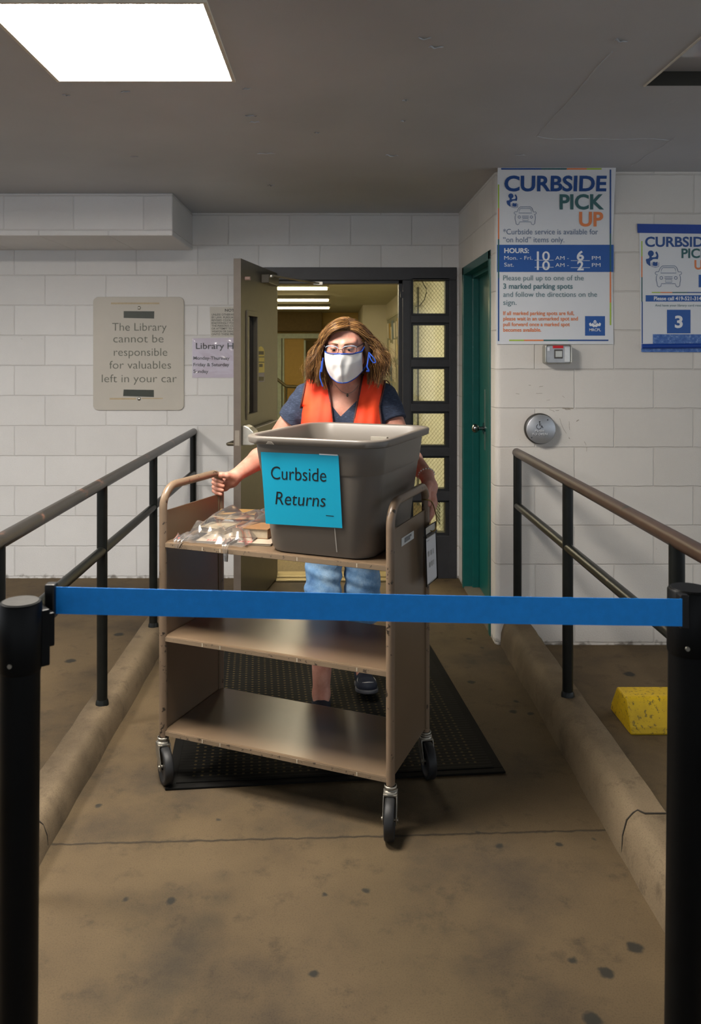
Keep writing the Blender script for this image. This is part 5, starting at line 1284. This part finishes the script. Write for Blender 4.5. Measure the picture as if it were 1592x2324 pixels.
def vcut(P):                             # inside the neckline opening: front, above the V
    z = P[..., 2]-1.245; xc = .028+.10*np.clip(z, 0, .2); w_ = np.clip(z, -1, .075)*.95+np.clip(z-.075, 0, 1)*.35
    return np.maximum((np.abs(P[..., 0]-xc)-w_)*.7, P[..., 1]-3.43)
def neckhole(P): return np.sqrt((P[..., 0]-.046)**2+((P[..., 1]-3.41)*.9)**2)-.078 + np.clip(1.37-P[..., 2], 0, 1)*2
def shirt(P):
    fold = .0016*np.sin(70*P[..., 0]+40*P[..., 2]+2*np.sin(30*P[..., 2]))
    d = smin(torso(P, .008)+fold, sleeves(P, .0075), .022)
    d = smax(d, -vcut(P), .003); d = smax(d, -neckhole(P), .004)
    d = np.maximum(d, .80-P[..., 2]); d = np.maximum(d, P[..., 2]-1.44); return d
M_shirt = shirt_mat()
sdf_obj('t_shirt', shirt, (-.33, 3.20, .78), (.42, 3.68, 1.46), .0032, M_shirt, pe)
def xl(P, x0, z0, x1, z1): return x0+(P[..., 2]-z0)/(z1-z0)*(x1-x0)
def vest_mask(P):
    z = P[..., 2]; x = P[..., 0]
    oL = np.where(z > 1.20, xl(P, -.112, 1.40, -.152, 1.20), -.152-(1.20-z)*.15); oR = np.where(z > 1.285, xl(P, .214, 1.39, .186, 1.285), np.where(z > 1.20, .186+(1.285-z)*.10, .195+(1.2-z)*.1))
    iL = np.where(z > 1.36, -.021-(z-1.36)*.5, xl(P, -.021, 1.36, .001, 1.19)); iR = np.where(z > 1.36, .108+(z-1.36)*.3, xl(P, .108, 1.36, .076, 1.20))
    side = np.maximum(oL-x, x-oR); side = np.where(z < 1.17, -1.0, side)
    op = np.minimum(x-iL, iR-x)          # positive inside the front opening
    op = np.where(P[..., 1] < 3.425, op, -1.0)
    return np.maximum(side, op)
def vbase(P): return smin(torso(P), arms(P, -.006, True)+np.clip(1.29-P[..., 2], 0, 1)*2.5, .03)
def vest(P):
    fold = .0028*np.sin(75*P[..., 0]+16*P[..., 2]+1.5*np.sin(22*P[..., 2]))+.0016*np.sin(140*P[..., 0]-22*P[..., 2])
    t_ = vbase(P)
    d = np.abs(t_-.0205-fold)-.0028
    d = np.maximum(d, vest_mask(P)*.9); d = np.maximum(d, -neckhole(P)-.004); d = np.maximum(d, .76-P[..., 2]); return d
def vest_mat():
    m, nt, out = newmat('orange_vest_mesh'); b = N(nt, 'ShaderNodeBsdfPrincipled', Roughness=.75); tc = N(nt, 'ShaderNodeTexCoord')
    n = N(nt, 'ShaderNodeTexNoise', Scale=9.0, Detail=4.0); L(nt, tc, 'Object', n, 'Vector'); r = ramp(nt, (n, 0), [(.3, C('#e8300c')), (.7, C('#f84a1a'))]); L(nt, r, 0, b, 'Base Color')
    n2 = N(nt, 'ShaderNodeTexNoise', Scale=600.0, Detail=2.0); L(nt, tc, 'Object', n2, 'Vector'); bp = N(nt, 'ShaderNodeBump', Strength=.25, Distance=.001); L(nt, n2, 0, bp, 'Height'); L(nt, bp, 0, b, 'Normal'); L(nt, b, 0, out, 0); return m
vo = sdf_obj('safety_vest', vest, (-.26, 3.18, .74), (.32, 3.68, 1.46), .0030, vest_mat(), pe)
def tsurf(x, z, off):                    # march from the camera side onto the vest surface
    y = np.linspace(3.16, 3.60, 441).astype(np.float32); P = np.stack([np.full_like(y, x), y, np.full_like(y, z)], -1)
    v = vbase(P)-off; i = np.argmax(v < 0)
    return Vector((x, float(y[i]), z)) if (v < 0).any() else None
M_trim = mk('brown_vest_binding', '#4a1d16', .7)
def trim(fx, z0, z1):
    pts = []
    for i in range(40):
        z = z0+(z1-z0)*i/39; p = tsurf(fx(z), z, .0215)
        if p is not None: pts.append(p)
    mb = MB(); mb.tube(pts, .0042, 8); mb.build('vest_binding', M_trim, vo)
trim(lambda z: -.112+(1.40-z)/.20*(-.040), 1.398, 1.18)
trim(lambda z: (.214-(1.39-z)/.105*.028) if z > 1.285 else .186+(1.285-z)*.10, 1.392, 1.18)
trim(lambda z: -.021+(1.36-z)/.17*.022, 1.405, 1.18); trim(lambda z: .108-(1.36-z)/.16*.032, 1.405, 1.18)
a = tsurf(.206, 1.385, .0215)
mb = MB(); mb.tube(smoothpts([a+Vector((0, .0, .004)), a+Vector((.012, .004, .004)), a+Vector((.024, .012, -.006)), a+Vector((.034, .022, -.026)), a+Vector((.038, .03, -.04))]), .0024, 8); mb.build('vest_cord', M_trim, vo)
# necklace
M_silver = mk('silver_chain', '#8b8680', .3, .9)
def skin_y(x, z):
    y = np.linspace(3.16, 3.60, 441).astype(np.float32); P = np.stack([np.full_like(y, x), y, np.full_like(y, z)], -1)
    v = smin(smin(torso(P), neck(P), .035), head(P)+.01, .001); return Vector((x, float(y[np.argmax(v < 0)])-.002, z))
nk = empty('necklace', (.05, 3.34, 1.32)); nk.parent = pe; nk.location = Vector((.05, 3.34, 1.32))-Vector((.04, 3.46, 0)); W[nk] = Matrix.Translation((.05, 3.34, 1.32))
zc = 1.505-(893-800)/1855*3.345; xc = (789-758)/1855*3.345
mb = MB(); mb.tube([skin_y(x, zc+((x-xc)/.055)**2*.05*(.9 if x < xc else 1)) for x in np.linspace(xc-.05, xc+.045, 24)], .0010, 6); mb.build('chain', M_silver, nk)
mb = MB(); p = skin_y(xc, zc-.007); mb.sphere(p+Vector((0, -.002, 0)), .0055, 14, (.8, .5, 1.3)); mb.build('pendant', mk('dark_pendant', '#5b544c', .3, .7), nk)
# jeans
def jeans(P):
    wr = .0030*np.sin(85*P[..., 2]+14*P[..., 0])*np.exp(-((P[..., 2]-.53)/.10)**2)+.0014*np.sin(140*P[..., 2]+40*P[..., 0])
    d = smin(legs(P, .0135)+wr, torso(P, .012), .03); d = np.maximum(d, P[..., 2]-.97)
    return smax(d, .345-P[..., 2], .004)
def jean_mat():
    m, nt, out = newmat('faded_denim'); b = N(nt, 'ShaderNodeBsdfPrincipled', Roughness=.85); tc = N(nt, 'ShaderNodeTexCoord')
    n = N(nt, 'ShaderNodeTexNoise', Scale=9.0, Detail=5.0, Roughness=.6); L(nt, tc, 'Object', n, 'Vector')
    r = ramp(nt, (n, 0), [(.32, C('#41699a')), (.5, C('#6d95bd')), (.70, C('#a3bfd6'))])
    mp = N(nt, 'ShaderNodeMapping'); mp.inputs['Scale'].default_value = (700, 700, 90); L(nt, tc, 'Object', mp, 0); n2 = N(nt, 'ShaderNodeTexNoise', Scale=1.0, Detail=2.0); L(nt, mp, 0, n2, 'Vector')
    r2 = ramp(nt, (n2, 0), [(.35, (.8, .8, .8)), (.65, (1, 1, 1))]); mx = mixcol(nt, 1.0, (r, 0), (r2, 0), 'MULTIPLY'); L(nt, mx, 2, b, 'Base Color')
    n3 = N(nt, 'ShaderNodeTexNoise', Scale=20.0, Detail=3.0); L(nt, tc, 'Object', n3, 'Vector'); bp = N(nt, 'ShaderNodeBump', Strength=.3, Distance=.02); L(nt, n3, 0, bp, 'Height'); L(nt, bp, 0, b, 'Normal'); L(nt, b, 0, out, 0); return m
sdf_obj('jeans', jeans, (-.20, 3.28, .33), (.28, 3.68, 1.0), .0036, jean_mat(), pe)
# shoes: low canvas slip-ons
M_shoe = mk('navy_canvas_shoe', '#141b2a', .8, var=.2, scale=60); M_sole = mk('dark_shoe_sole', '#4c4c50', .6); M_pipe = mk('white_piping', '#c6c4bc', .6)
for i, (ank, hd_, pitch) in enumerate((((-.052, 3.40, .085), (0, -1), 0.0), ((.132, 3.66, .105), (.10, -1), .20))):
    f_ = Vector((hd_[0], hd_[1], 0)).normalized(); s_ = Vector((-f_.y, f_.x, 0)); up = Vector((0, 0, 1))
    f2 = f_*math.cos(pitch)+up*math.sin(pitch); u2 = up*math.cos(pitch)-f_*math.sin(pitch)
    base = Vector((ank[0], ank[1], 0))-f_*.055+up*.002
    R3_ = np.array([list(s_), list(f2), list(u2)], np.float32); b0_ = np.array(list(base), np.float32)
    def sl(P, R3_=R3_, b0_=b0_): return (P-b0_)@R3_.T
    def shoe(P):
        q = sl(P); d = smin(ell(q, (0, .055, .038), (.036, .066, .042)), ell(q, (0, .170, .026), (.046, .075, .033)), .03); d = smin(d, cone(q, (0, .06, .05), (0, .14, .045), .034, .030), .02)
        d = smax(d, -ell(q, (0, .050, .095), (.030, .062, .040)), .004); return np.maximum(d, .012-q[..., 2])
    def sole(P):
        q = sl(P); d = smin(ell(q, (0, .055, .010), (.040, .070, .05)), ell(q, (0, .170, .010), (.050, .080, .05)), .03); return np.maximum(np.maximum(d, q[..., 2]-.016), .0-q[..., 2])
    lo_ = (ank[0]-.10, ank[1]-.28, -.01); hi_ = (ank[0]+.10, ank[1]+.12, .17)
    so = sdf_obj('shoe', shoe, lo_, hi_, .003, M_shoe, pe); sdf_obj('sole', sole, lo_, hi_, .003, M_sole, so)
    def s2w(x, y, z): return base+s_*x+f2*y+u2*z
    mb = MB(); mb.tube([s2w(.040*math.cos(a), .170+.060*math.sin(a), .040+.014*(1-abs(math.cos(a)))*(.5 if a > 0 else 1.2)) for a in np.linspace(math.pi, 0, 14)]+[s2w(.040*math.cos(a), .172+.045*math.sin(a), .041+.018*abs(math.sin(a))) for a in np.linspace(0, -math.pi, 14)], .0016, 6)
    mb.build('piping', M_pipe, so)
# -- mask (head axes)
def mask_pt(u_, v_, off=0.0):
    """u -1..1 across, v 0 top..1 bottom"""
    x = .0740*u_*(1-.05*v_**3)
    ztop = -.0195+.0045*math.cos(u_*math.pi)*(1 if abs(u_) < .6 else .5); zbot = -.137+.032*abs(u_)**2.2
    z = ztop+(zbot-ztop)*v_
    ridge = (.1135+.0065*math.sin(v_/.35*math.pi/2)) if v_ < .35 else .120-.014*((v_-.35)/.65)-.020*max(0, v_-.72)**1.1
    y = ridge-.006*abs(u_)/(abs(u_)+.10) - .058*abs(u_)**2.1 + .0016*math.sin(11*v_+5*u_)*(1-abs(u_))+.0014*math.sin(13*u_+5*v_)+.0022*math.exp(-(u_/.07)**2)*math.sin(math.pi*min(1, v_*1.3))
    return HWV((x, y+off, z))
n1_, n2_ = 36, 30; mv = [mask_pt(-1+2*i/n1_, j/n2_) for j in range(n2_+1) for i in range(n1_+1)]
mf = [(j*(n1_+1)+i, j*(n1_+1)+i+1, (j+1)*(n1_+1)+i+1, (j+1)*(n1_+1)+i) for j in range(n2_) for i in range(n1_)]
M_mask = mk('white_cotton', '#dcdad8', .9, var=.03, scale=30, bump=.15, bscale=30); M_mtrim = mk('blue_bias_tape', '#0a3d98', .7, var=.08)
fm = empty('face_mask', HWV((0, .1, -.07))); fm.parent = pe; fm.location = HWV((0, .1, -.07))-Vector((.04, 3.46, 0)); W[fm] = Matrix.Translation(HWV((0, .1, -.07)))
mo = link('mask_cloth', npmesh('mask_cloth', mv, mf), M_mask, fm); smd = mo.modifiers.new('thick', 'SOLIDIFY'); smd.thickness = .002
mb = MB(); mb.tube([mask_pt(u_, 0, .0012) for u_ in np.linspace(-1, 1, 30)]+[HWV((.082, .002, -.008))], .0030, 8); mb.tube([HWV((-.082, .002, -.008)), mask_pt(-1, 0, .001)], .0030, 8)
mb.tube([mask_pt(u_, 1, .001) for u_ in np.linspace(-1, 1, 30)]+[HWV((.088, .010, -.085))], .0030, 8); mb.tube([HWV((-.082, .010, -.085)), mask_pt(-1, 1, .001)], .0030, 8)
mb.build('blue_binding', M_mtrim, fm)
def W2(px, py, Y): return at(px, py, Y)
mb = MB(); mb.tube(smoothpts([W2(734, 812, 3.21), W2(730, 832, 3.215), W2(727, 846, 3.22), W2(727, 857, 3.225), W2(730, 868, 3.225), W2(733, 877, 3.225)]), .0026, 8); mb.build('mask_tie', M_mtrim, fm)
mb = MB(); mb.tube(smoothpts([W2(732, 820, 3.212), W2(731, 834, 3.21), W2(730, 844, 3.21)]), .0042, 8); mb.build('mask_tie', M_mtrim, fm)
mb = MB(); mb.tube(smoothpts([W2(838, 800, 3.235), W2(836, 818, 3.215), W2(834, 832, 3.21), W2(838, 842, 3.21), W2(832, 842, 3.208)]), .0034, 8); mb.build('mask_tie', M_mtrim, fm)
mb = MB(); mb.tube(smoothpts([W2(838, 800, 3.235), W2(843, 806, 3.20), W2(850, 814, 3.195), W2(853, 822, 3.195), W2(848, 823, 3.195), W2(842, 815, 3.195), W2(839, 806, 3.20)]), .0026, 8); mb.build('mask_tie', M_mtrim, fm)
# -- glasses
gl_ = empty('eyeglasses', HWV((0, .1, 0))); gl_.parent = pe; gl_.location = HWV((0, .1, 0))-Vector((.04, 3.46, 0)); W[gl_] = Matrix.Translation(HWV((0, .1, 0)))
M_gfr = mk('dark_glasses_metal', '#3c3338', .3, .6); M_gtop = mk('pale_marbled_acetate', '#8fa0b4', .25, var=.35, scale=160)
def lens_pts(s_, n=36):
    out = []
    for i in range(n):
        a = 2*math.pi*i/n; c_, sn = math.cos(a), math.sin(a); e = 2.6
        x = .0270*np.sign(c_)*abs(c_)**(2/e); z = .0172*np.sign(sn)*abs(sn)**(2/e)*(1.0 if sn < 0 else .86)
        out.append(HWV((s_*.0348+x, .1090-abs(s_*.0348+x)**2*4.2, -.0010+z)))
    return out
for s_ in (-1, 1):
    lp = lens_pts(s_)
    mb = MB(); mb.tube(lp, .0011, 8, closed=True); rim_ = mb.build('rim', M_gfr, gl_)
    mb = MB(); mb.tube([p+Vector((0, -.0006, .0006)) for p in lp[2:17]], .0019, 8); mb.build('top_rim', M_gtop, rim_)
    mb = MB(); mb.face(lp)
    m_g, ng, og = newmat('lens_glass'); tr_ = N(ng, 'ShaderNodeBsdfTransparent'); tr_.inputs[0].default_value = (.95, .95, .96, 1); gg = N(ng, 'ShaderNodeBsdfGlossy', Roughness=.05); mxs = N(ng, 'ShaderNodeMixShader'); mxs.inputs[0].default_value = .06; L(ng, tr_, 0, mxs, 1); L(ng, gg, 0, mxs, 2); L(ng, mxs, 0, og, 0)
    mb.build('lens', m_g, rim_)
    mb = MB(); mb.tube([HWV((s_*.0615, .093, .007)), HWV((s_*.070, .078, .008)), HWV((s_*.081, .02, .004)), HWV((s_*.082, -.01, .0))], .0022, 8); mb.build('temple', M_gfr, gl_)
mb = MB(); mb.tube([HWV((-.0075, .107, -.001)), HWV((0, .1085, .002)), HWV((.0075, .107, -.001))], .0013, 8); mb.build('bridge', M_gfr, gl_)
# -- bracelet and watch on her left wrist
M_pearl = mk('pearl_beads', '#d8d2cb', .25)
wv = Vector(WRR); dv = (Vector((.354, 2.973, .995))-wv).normalized(); sa = dv.cross(Vector((0, 0, 1))).normalized(); sb = dv.cross(sa)
mb = MB()
for i in range(18):
    a = 2*math.pi*i/18; mb.sphere(wv-dv*.004+sa*.0292*math.cos(a)+sb*.0292*math.sin(a), .0036, 10)
mb.build('bracelet', M_pearl, pe)
wp = at(988.5, 1102, 2.99)
mb = MB(); 
for i in range(3): mb.sphere(wp+Vector((-.002, 0, .008-i*.009)), .006, 12, (.7, 1, .7))
mb.build('bangle', mk('bangle_silver', '#b9b6ae', .2, .9), pe)
# -- hair: soft inner mass plus many separate wavy locks
def hair_mat():
    m, nt, out = newmat('wavy_brown_hair'); b = N(nt, 'ShaderNodeBsdfPrincipled', Roughness=.42); b.inputs['Specular IOR Level'].default_value = .45
    g = N(nt, 'ShaderNodeNewGeometry'); r = ramp(nt, (g, 'Random Per Island'), [(0, C('#3d2919')), (.35, C('#694626')), (.7, C('#8d6538')), (1, C('#b48b54'))]); L(nt, r, 0, b, 'Base Color'); L(nt, b, 0, out, 0); return m
M_hair = hair_mat()
def hmass(P):
    q = hl(P); d = ell(q, (0, -.024, .014), (.082, .092, .084))
    for s_ in (-1, 1): d = smin(d, ell(q, (s_*.078, -.030, -.035), (.034, .055, .080)), .03)
    d = smin(d, ell(q, (0, -.075, -.06), (.085, .045, .11)), .03)
    face = np.maximum(np.maximum(np.abs(q[..., 0]-.004)-.074, -(q[..., 1]-.005)), q[..., 2]-.052-.10*np.clip(-q[..., 0]*0, 0, 1)); return smax(d, -face, .012)
hm = mk('hair_undercoat', '#523820', .6, var=.35, scale=60)
hp = empty('hair', HWV((0, 0, .05))); hp.parent = pe; hp.location = HWV((0, 0, .05))-Vector((.04, 3.46, 0)); W[hp] = Matrix.Translation(HWV((0, 0, .05)))
sdf_obj('hair_mass', hmass, tuple(hw((0, 0, 0))-np.array((.2, .2, .26))), tuple(hw((0, 0, 0))+np.array((.2, .2, .16))), .004, hm, hp)
rh = np.random.RandomState(21); SKC, SKR = np.array((0, -.012, .010)), np.array((.0795, .0975, .0845))
def sphdir(ph, tt): return np.array((math.sin(tt)*math.sin(ph), math.sin(tt)*math.cos(ph), math.cos(tt)))
xpart = .024
def lock_path(ph, tt, lay, rnd):
    """control points of one lock: from its root over the skull to the side, then hanging down"""
    aph = abs(ph); root = SKC+SKR*sphdir(ph, tt); side = -1 if root[0] < xpart else 1; top = tt < math.radians(60)
    if aph < math.radians(85): pe_ = side*math.radians(rnd[0]*52+(72 if side < 0 else 80))
    elif top: pe_ = side*math.radians(90+85*rnd[0])
    else: pe_ = ph+(rnd[0]-.5)*.3
    sd = 1 if math.sin(pe_) > 0 else -1
    big = 1.12 if sd > 0 else 1.0
    d0 = sphdir(ph, tt); d1 = sphdir(pe_, math.radians(96))
    dm = d0*.66+d1*.34; dm /= np.linalg.norm(dm); dn2 = d0*.30+d1*.70; dn2 /= np.linalg.norm(dn2)
    lift = .03+.20*lay**1.4
    p1 = SKC+SKR*dm*(1.01+lift*.40); p2 = SKC+SKR*dn2*(1.02+lift*1.05)
    ax2 = np.array((math.sin(pe_), math.cos(pe_), 0)); C0 = SKC*np.array((1, 1, 0))
    p3 = C0+ax2*(.084+.028*lay)*big+np.array((0, 0, -.010+(rnd[1]-.5)*.024))
    p4 = C0+ax2*(.088+.058*lay+(rnd[2]-.5)*.02)*big+np.array((0, .010, -.066+(rnd[3]-.5)*.03))
    ze = -.095-.072*rnd[4]-(.0 if lay > .6 else .022); p5 = C0+ax2*(.080+.082*lay*(.6+.6*rnd[5]))*big+np.array((0, .026, ze))
    return [root*.995, p1, p2, p3, p4, p5]
def allowed(ph, tt):
    aph = abs(ph); lim = math.radians(47) if aph < math.radians(45) else math.radians(47+(min(aph, math.radians(80))-math.radians(45))/math.radians(35)*58)
    return not (aph < math.radians(80) and tt > lim)
def cat(pts, n):
    out = []
    for i in range(len(pts)-1):
        p0, p1, p2, p3 = pts[max(0, i-1)], pts[i], pts[i+1], pts[min(len(pts)-1, i+2)]
        for k_ in range(n):
            t = k_/n; out.append(.5*((2*p1)+(p2-p0)*t+(2*p0-5*p1+4*p2-p3)*t*t+(3*p1-p0-3*p2+p3)*t**3))
    out.append(pts[-1]); return np.array(out)
HV, HF = [], []; SEG = 4; nb_ = 0; ncl = 0
while ncl < 270:
    if ncl % 4 == 0:                      # extra locks along the parting
        y_ = rh.uniform(-.06, .065); x_ = xpart+rh.uniform(-.016, .016); v_ = np.array((x_/SKR[0], (y_+.012)/SKR[1], 0)); zz_ = math.sqrt(max(.05, 1-v_[0]**2-v_[1]**2)); ph, tt = math.atan2(v_[0], v_[1]), math.acos(zz_)
    else: ph, tt = rh.uniform(-math.pi, math.pi), math.acos(rh.uniform(-.30, 1))
    if not allowed(ph, tt): continue
    ncl += 1; lay = rh.rand()**.75; rnd = rh.rand(6); ph0, ph1 = rh.uniform(0, 6.28, 2); fq = rh.uniform(15, 25); am = rh.uniform(.5, 1.2); spread = rh.uniform(.5, 1.1)
    for q_ in range(15):
        l2 = min(1, max(0, lay+rh.uniform(-.14, .14))); r2 = np.clip(rnd+rh.uniform(-.10, .10, 6)*spread, 0, 1)
        ph_, tt_ = ph+rh.uniform(-.10, .10)/max(.35, math.sin(tt)), abs(tt+rh.uniform(-.08, .08))
        c_ = cat(lock_path(ph_, tt_, l2, r2), 9); n = len(c_); s_ = np.linspace(0, 1, n)
        amp = (.0006+.0098*np.clip((s_-.34)/.5, 0, 1)**1.2)*am*rh.uniform(.8, 1.2)
        tg = np.gradient(c_, axis=0); tg /= np.linalg.norm(tg, axis=1)[:, None]+1e-9
        rad_ = c_-np.array((0, -.01, 0)); rad_ -= (rad_*tg).sum(1)[:, None]*tg; rad_ /= np.linalg.norm(rad_, axis=1)[:, None]+1e-9
        bn = np.cross(tg, rad_); j0, j1 = rh.uniform(-.5, .5, 2)
        c_ = c_+rad_*(amp*np.sin(fq*s_+ph0+j0))[:, None]+bn*(amp*np.cos(fq*s_*.95+ph1+j1))[:, None]
        rr_ = (rh.uniform(.0006, .0012))*(np.clip(1.05-s_, .0, 1)**.45)*np.clip(.55+s_*3, 0, 1)+.00025
        wv_ = hw(c_); R_, B_ = rad_@RH, bn@RH
        for k_ in range(SEG):
            a = 2*math.pi*k_/SEG; HV.append(wv_+(R_*math.cos(a)*.7+B_*math.sin(a)*1.4)*rr_[:, None])
        for k_ in range(SEG):
            k2 = (k_+1) % SEG; i_ = np.arange(n-1); HF.append(np.stack([nb_+k_*n+i_, nb_+k2*n+i_, nb_+k2*n+i_+1, nb_+k_*n+i_+1], 1))
        nb_ += n*SEG
def strand(c_, amp_, fq, ph0, ph1, r0):
    global nb_
    n = len(c_); s_ = np.linspace(0, 1, n); amp = (.0004+amp_*np.clip((s_-.34)/.5, 0, 1)**1.2)
    tg = np.gradient(c_, axis=0); tg /= np.linalg.norm(tg, axis=1)[:, None]+1e-9
    rad_ = c_-np.array((0, -.01, 0)); rad_ -= (rad_*tg).sum(1)[:, None]*tg; rad_ /= np.linalg.norm(rad_, axis=1)[:, None]+1e-9
    bn = np.cross(tg, rad_); c_ = c_+rad_*(amp*np.sin(fq*s_+ph0))[:, None]+bn*(amp*np.cos(fq*s_*.95+ph1))[:, None]
    rr_ = r0*(np.clip(1.05-s_, .0, 1)**.45)*np.clip(.55+s_*3, 0, 1)+.0002
    wv_ = hw(c_); R_, B_ = rad_@RH, bn@RH
    for k_ in range(SEG):
        a = 2*math.pi*k_/SEG; HV.append(wv_+(R_*math.cos(a)*.7+B_*math.sin(a)*1.4)*rr_[:, None])
    for k_ in range(SEG):
        k2 = (k_+1) % SEG; i_ = np.arange(n-1); HF.append(np.stack([nb_+k_*n+i_, nb_+k2*n+i_, nb_+k2*n+i_+1, nb_+k_*n+i_+1], 1))
    nb_ += n*SEG
# the fringe swept from the parting across the forehead to her right
for g_ in range(16):
    t0 = g_/15; ph0, ph1 = rh.uniform(0, 6.28, 2); fq = rh.uniform(10, 18)
    base = [np.array((.024-.012*t0, .062-.075*t0, .083+.012*t0)), np.array((-.014-.010*t0, .091-.055*t0, .078+.018*t0)), np.array((-.050-.010*t0, .084-.045*t0, .052+.022*t0)), np.array((-.0755-.012*t0, .060-.035*t0, .010+.012*t0)), np.array((-.100-.010*t0, .048-.03*t0, -.045)), np.array((-.104-.012*t0, .050-.03*t0, -.10-.03*rh.rand()))]
    for q_ in range(14): strand(cat([b_+rh.uniform(-.0045, .0045, 3) for b_ in base], 9), .0075*rh.uniform(.6, 1.2), fq, ph0+rh.uniform(-.5, .5), ph1+rh.uniform(-.5, .5), rh.uniform(.0006, .0012))
# loose fine strands standing off the outline
nf_ = 0
while nf_ < 260:
    ph, tt = rh.uniform(-math.pi, math.pi), math.acos(rh.uniform(-.2, 1))
    if not allowed(ph, tt): continue
    nf_ += 1; strand(cat(lock_path(ph, tt, min(1.22, .85+.4*rh.rand()), rh.rand(6)), 9), .015*rh.uniform(.5, 1.3), rh.uniform(16, 34), *rh.uniform(0, 6.28, 2), rh.uniform(.0003, .0006))
HF = np.concatenate(HF)
ho = link('hair_locks', npmesh('hair_locks', np.concatenate(HV), HF), M_hair, hp); ho['kind'] = 'stuff'
# ================================================================ LIGHT
w = bpy.data.worlds.new('world'); SC.world = w; w.use_nodes = True
bgn = w.node_tree.nodes['Background']; bgn.inputs[0].default_value = (.86, .93, 1.0, 1); bgn.inputs[1].default_value = 0.62
def area(name, loc, sx_, sy_, power, col, rot=(0, 0, 0)):
    l = bpy.data.lights.new(name, 'AREA'); l.shape = 'RECTANGLE'; l.size = sx_; l.size_y = sy_; l.energy = power; l.color = col
    o = bpy.data.objects.new(name, l); COL.objects.link(o); o.location = loc; o.rotation_euler = rot; return o
SC.view_settings.view_transform = 'Standard'; SC.view_settings.look = 'None'; SC.view_settings.gamma = 1.0; SC.view_settings.use_curve_mapping = False
SC.view_settings.exposure = 0.95
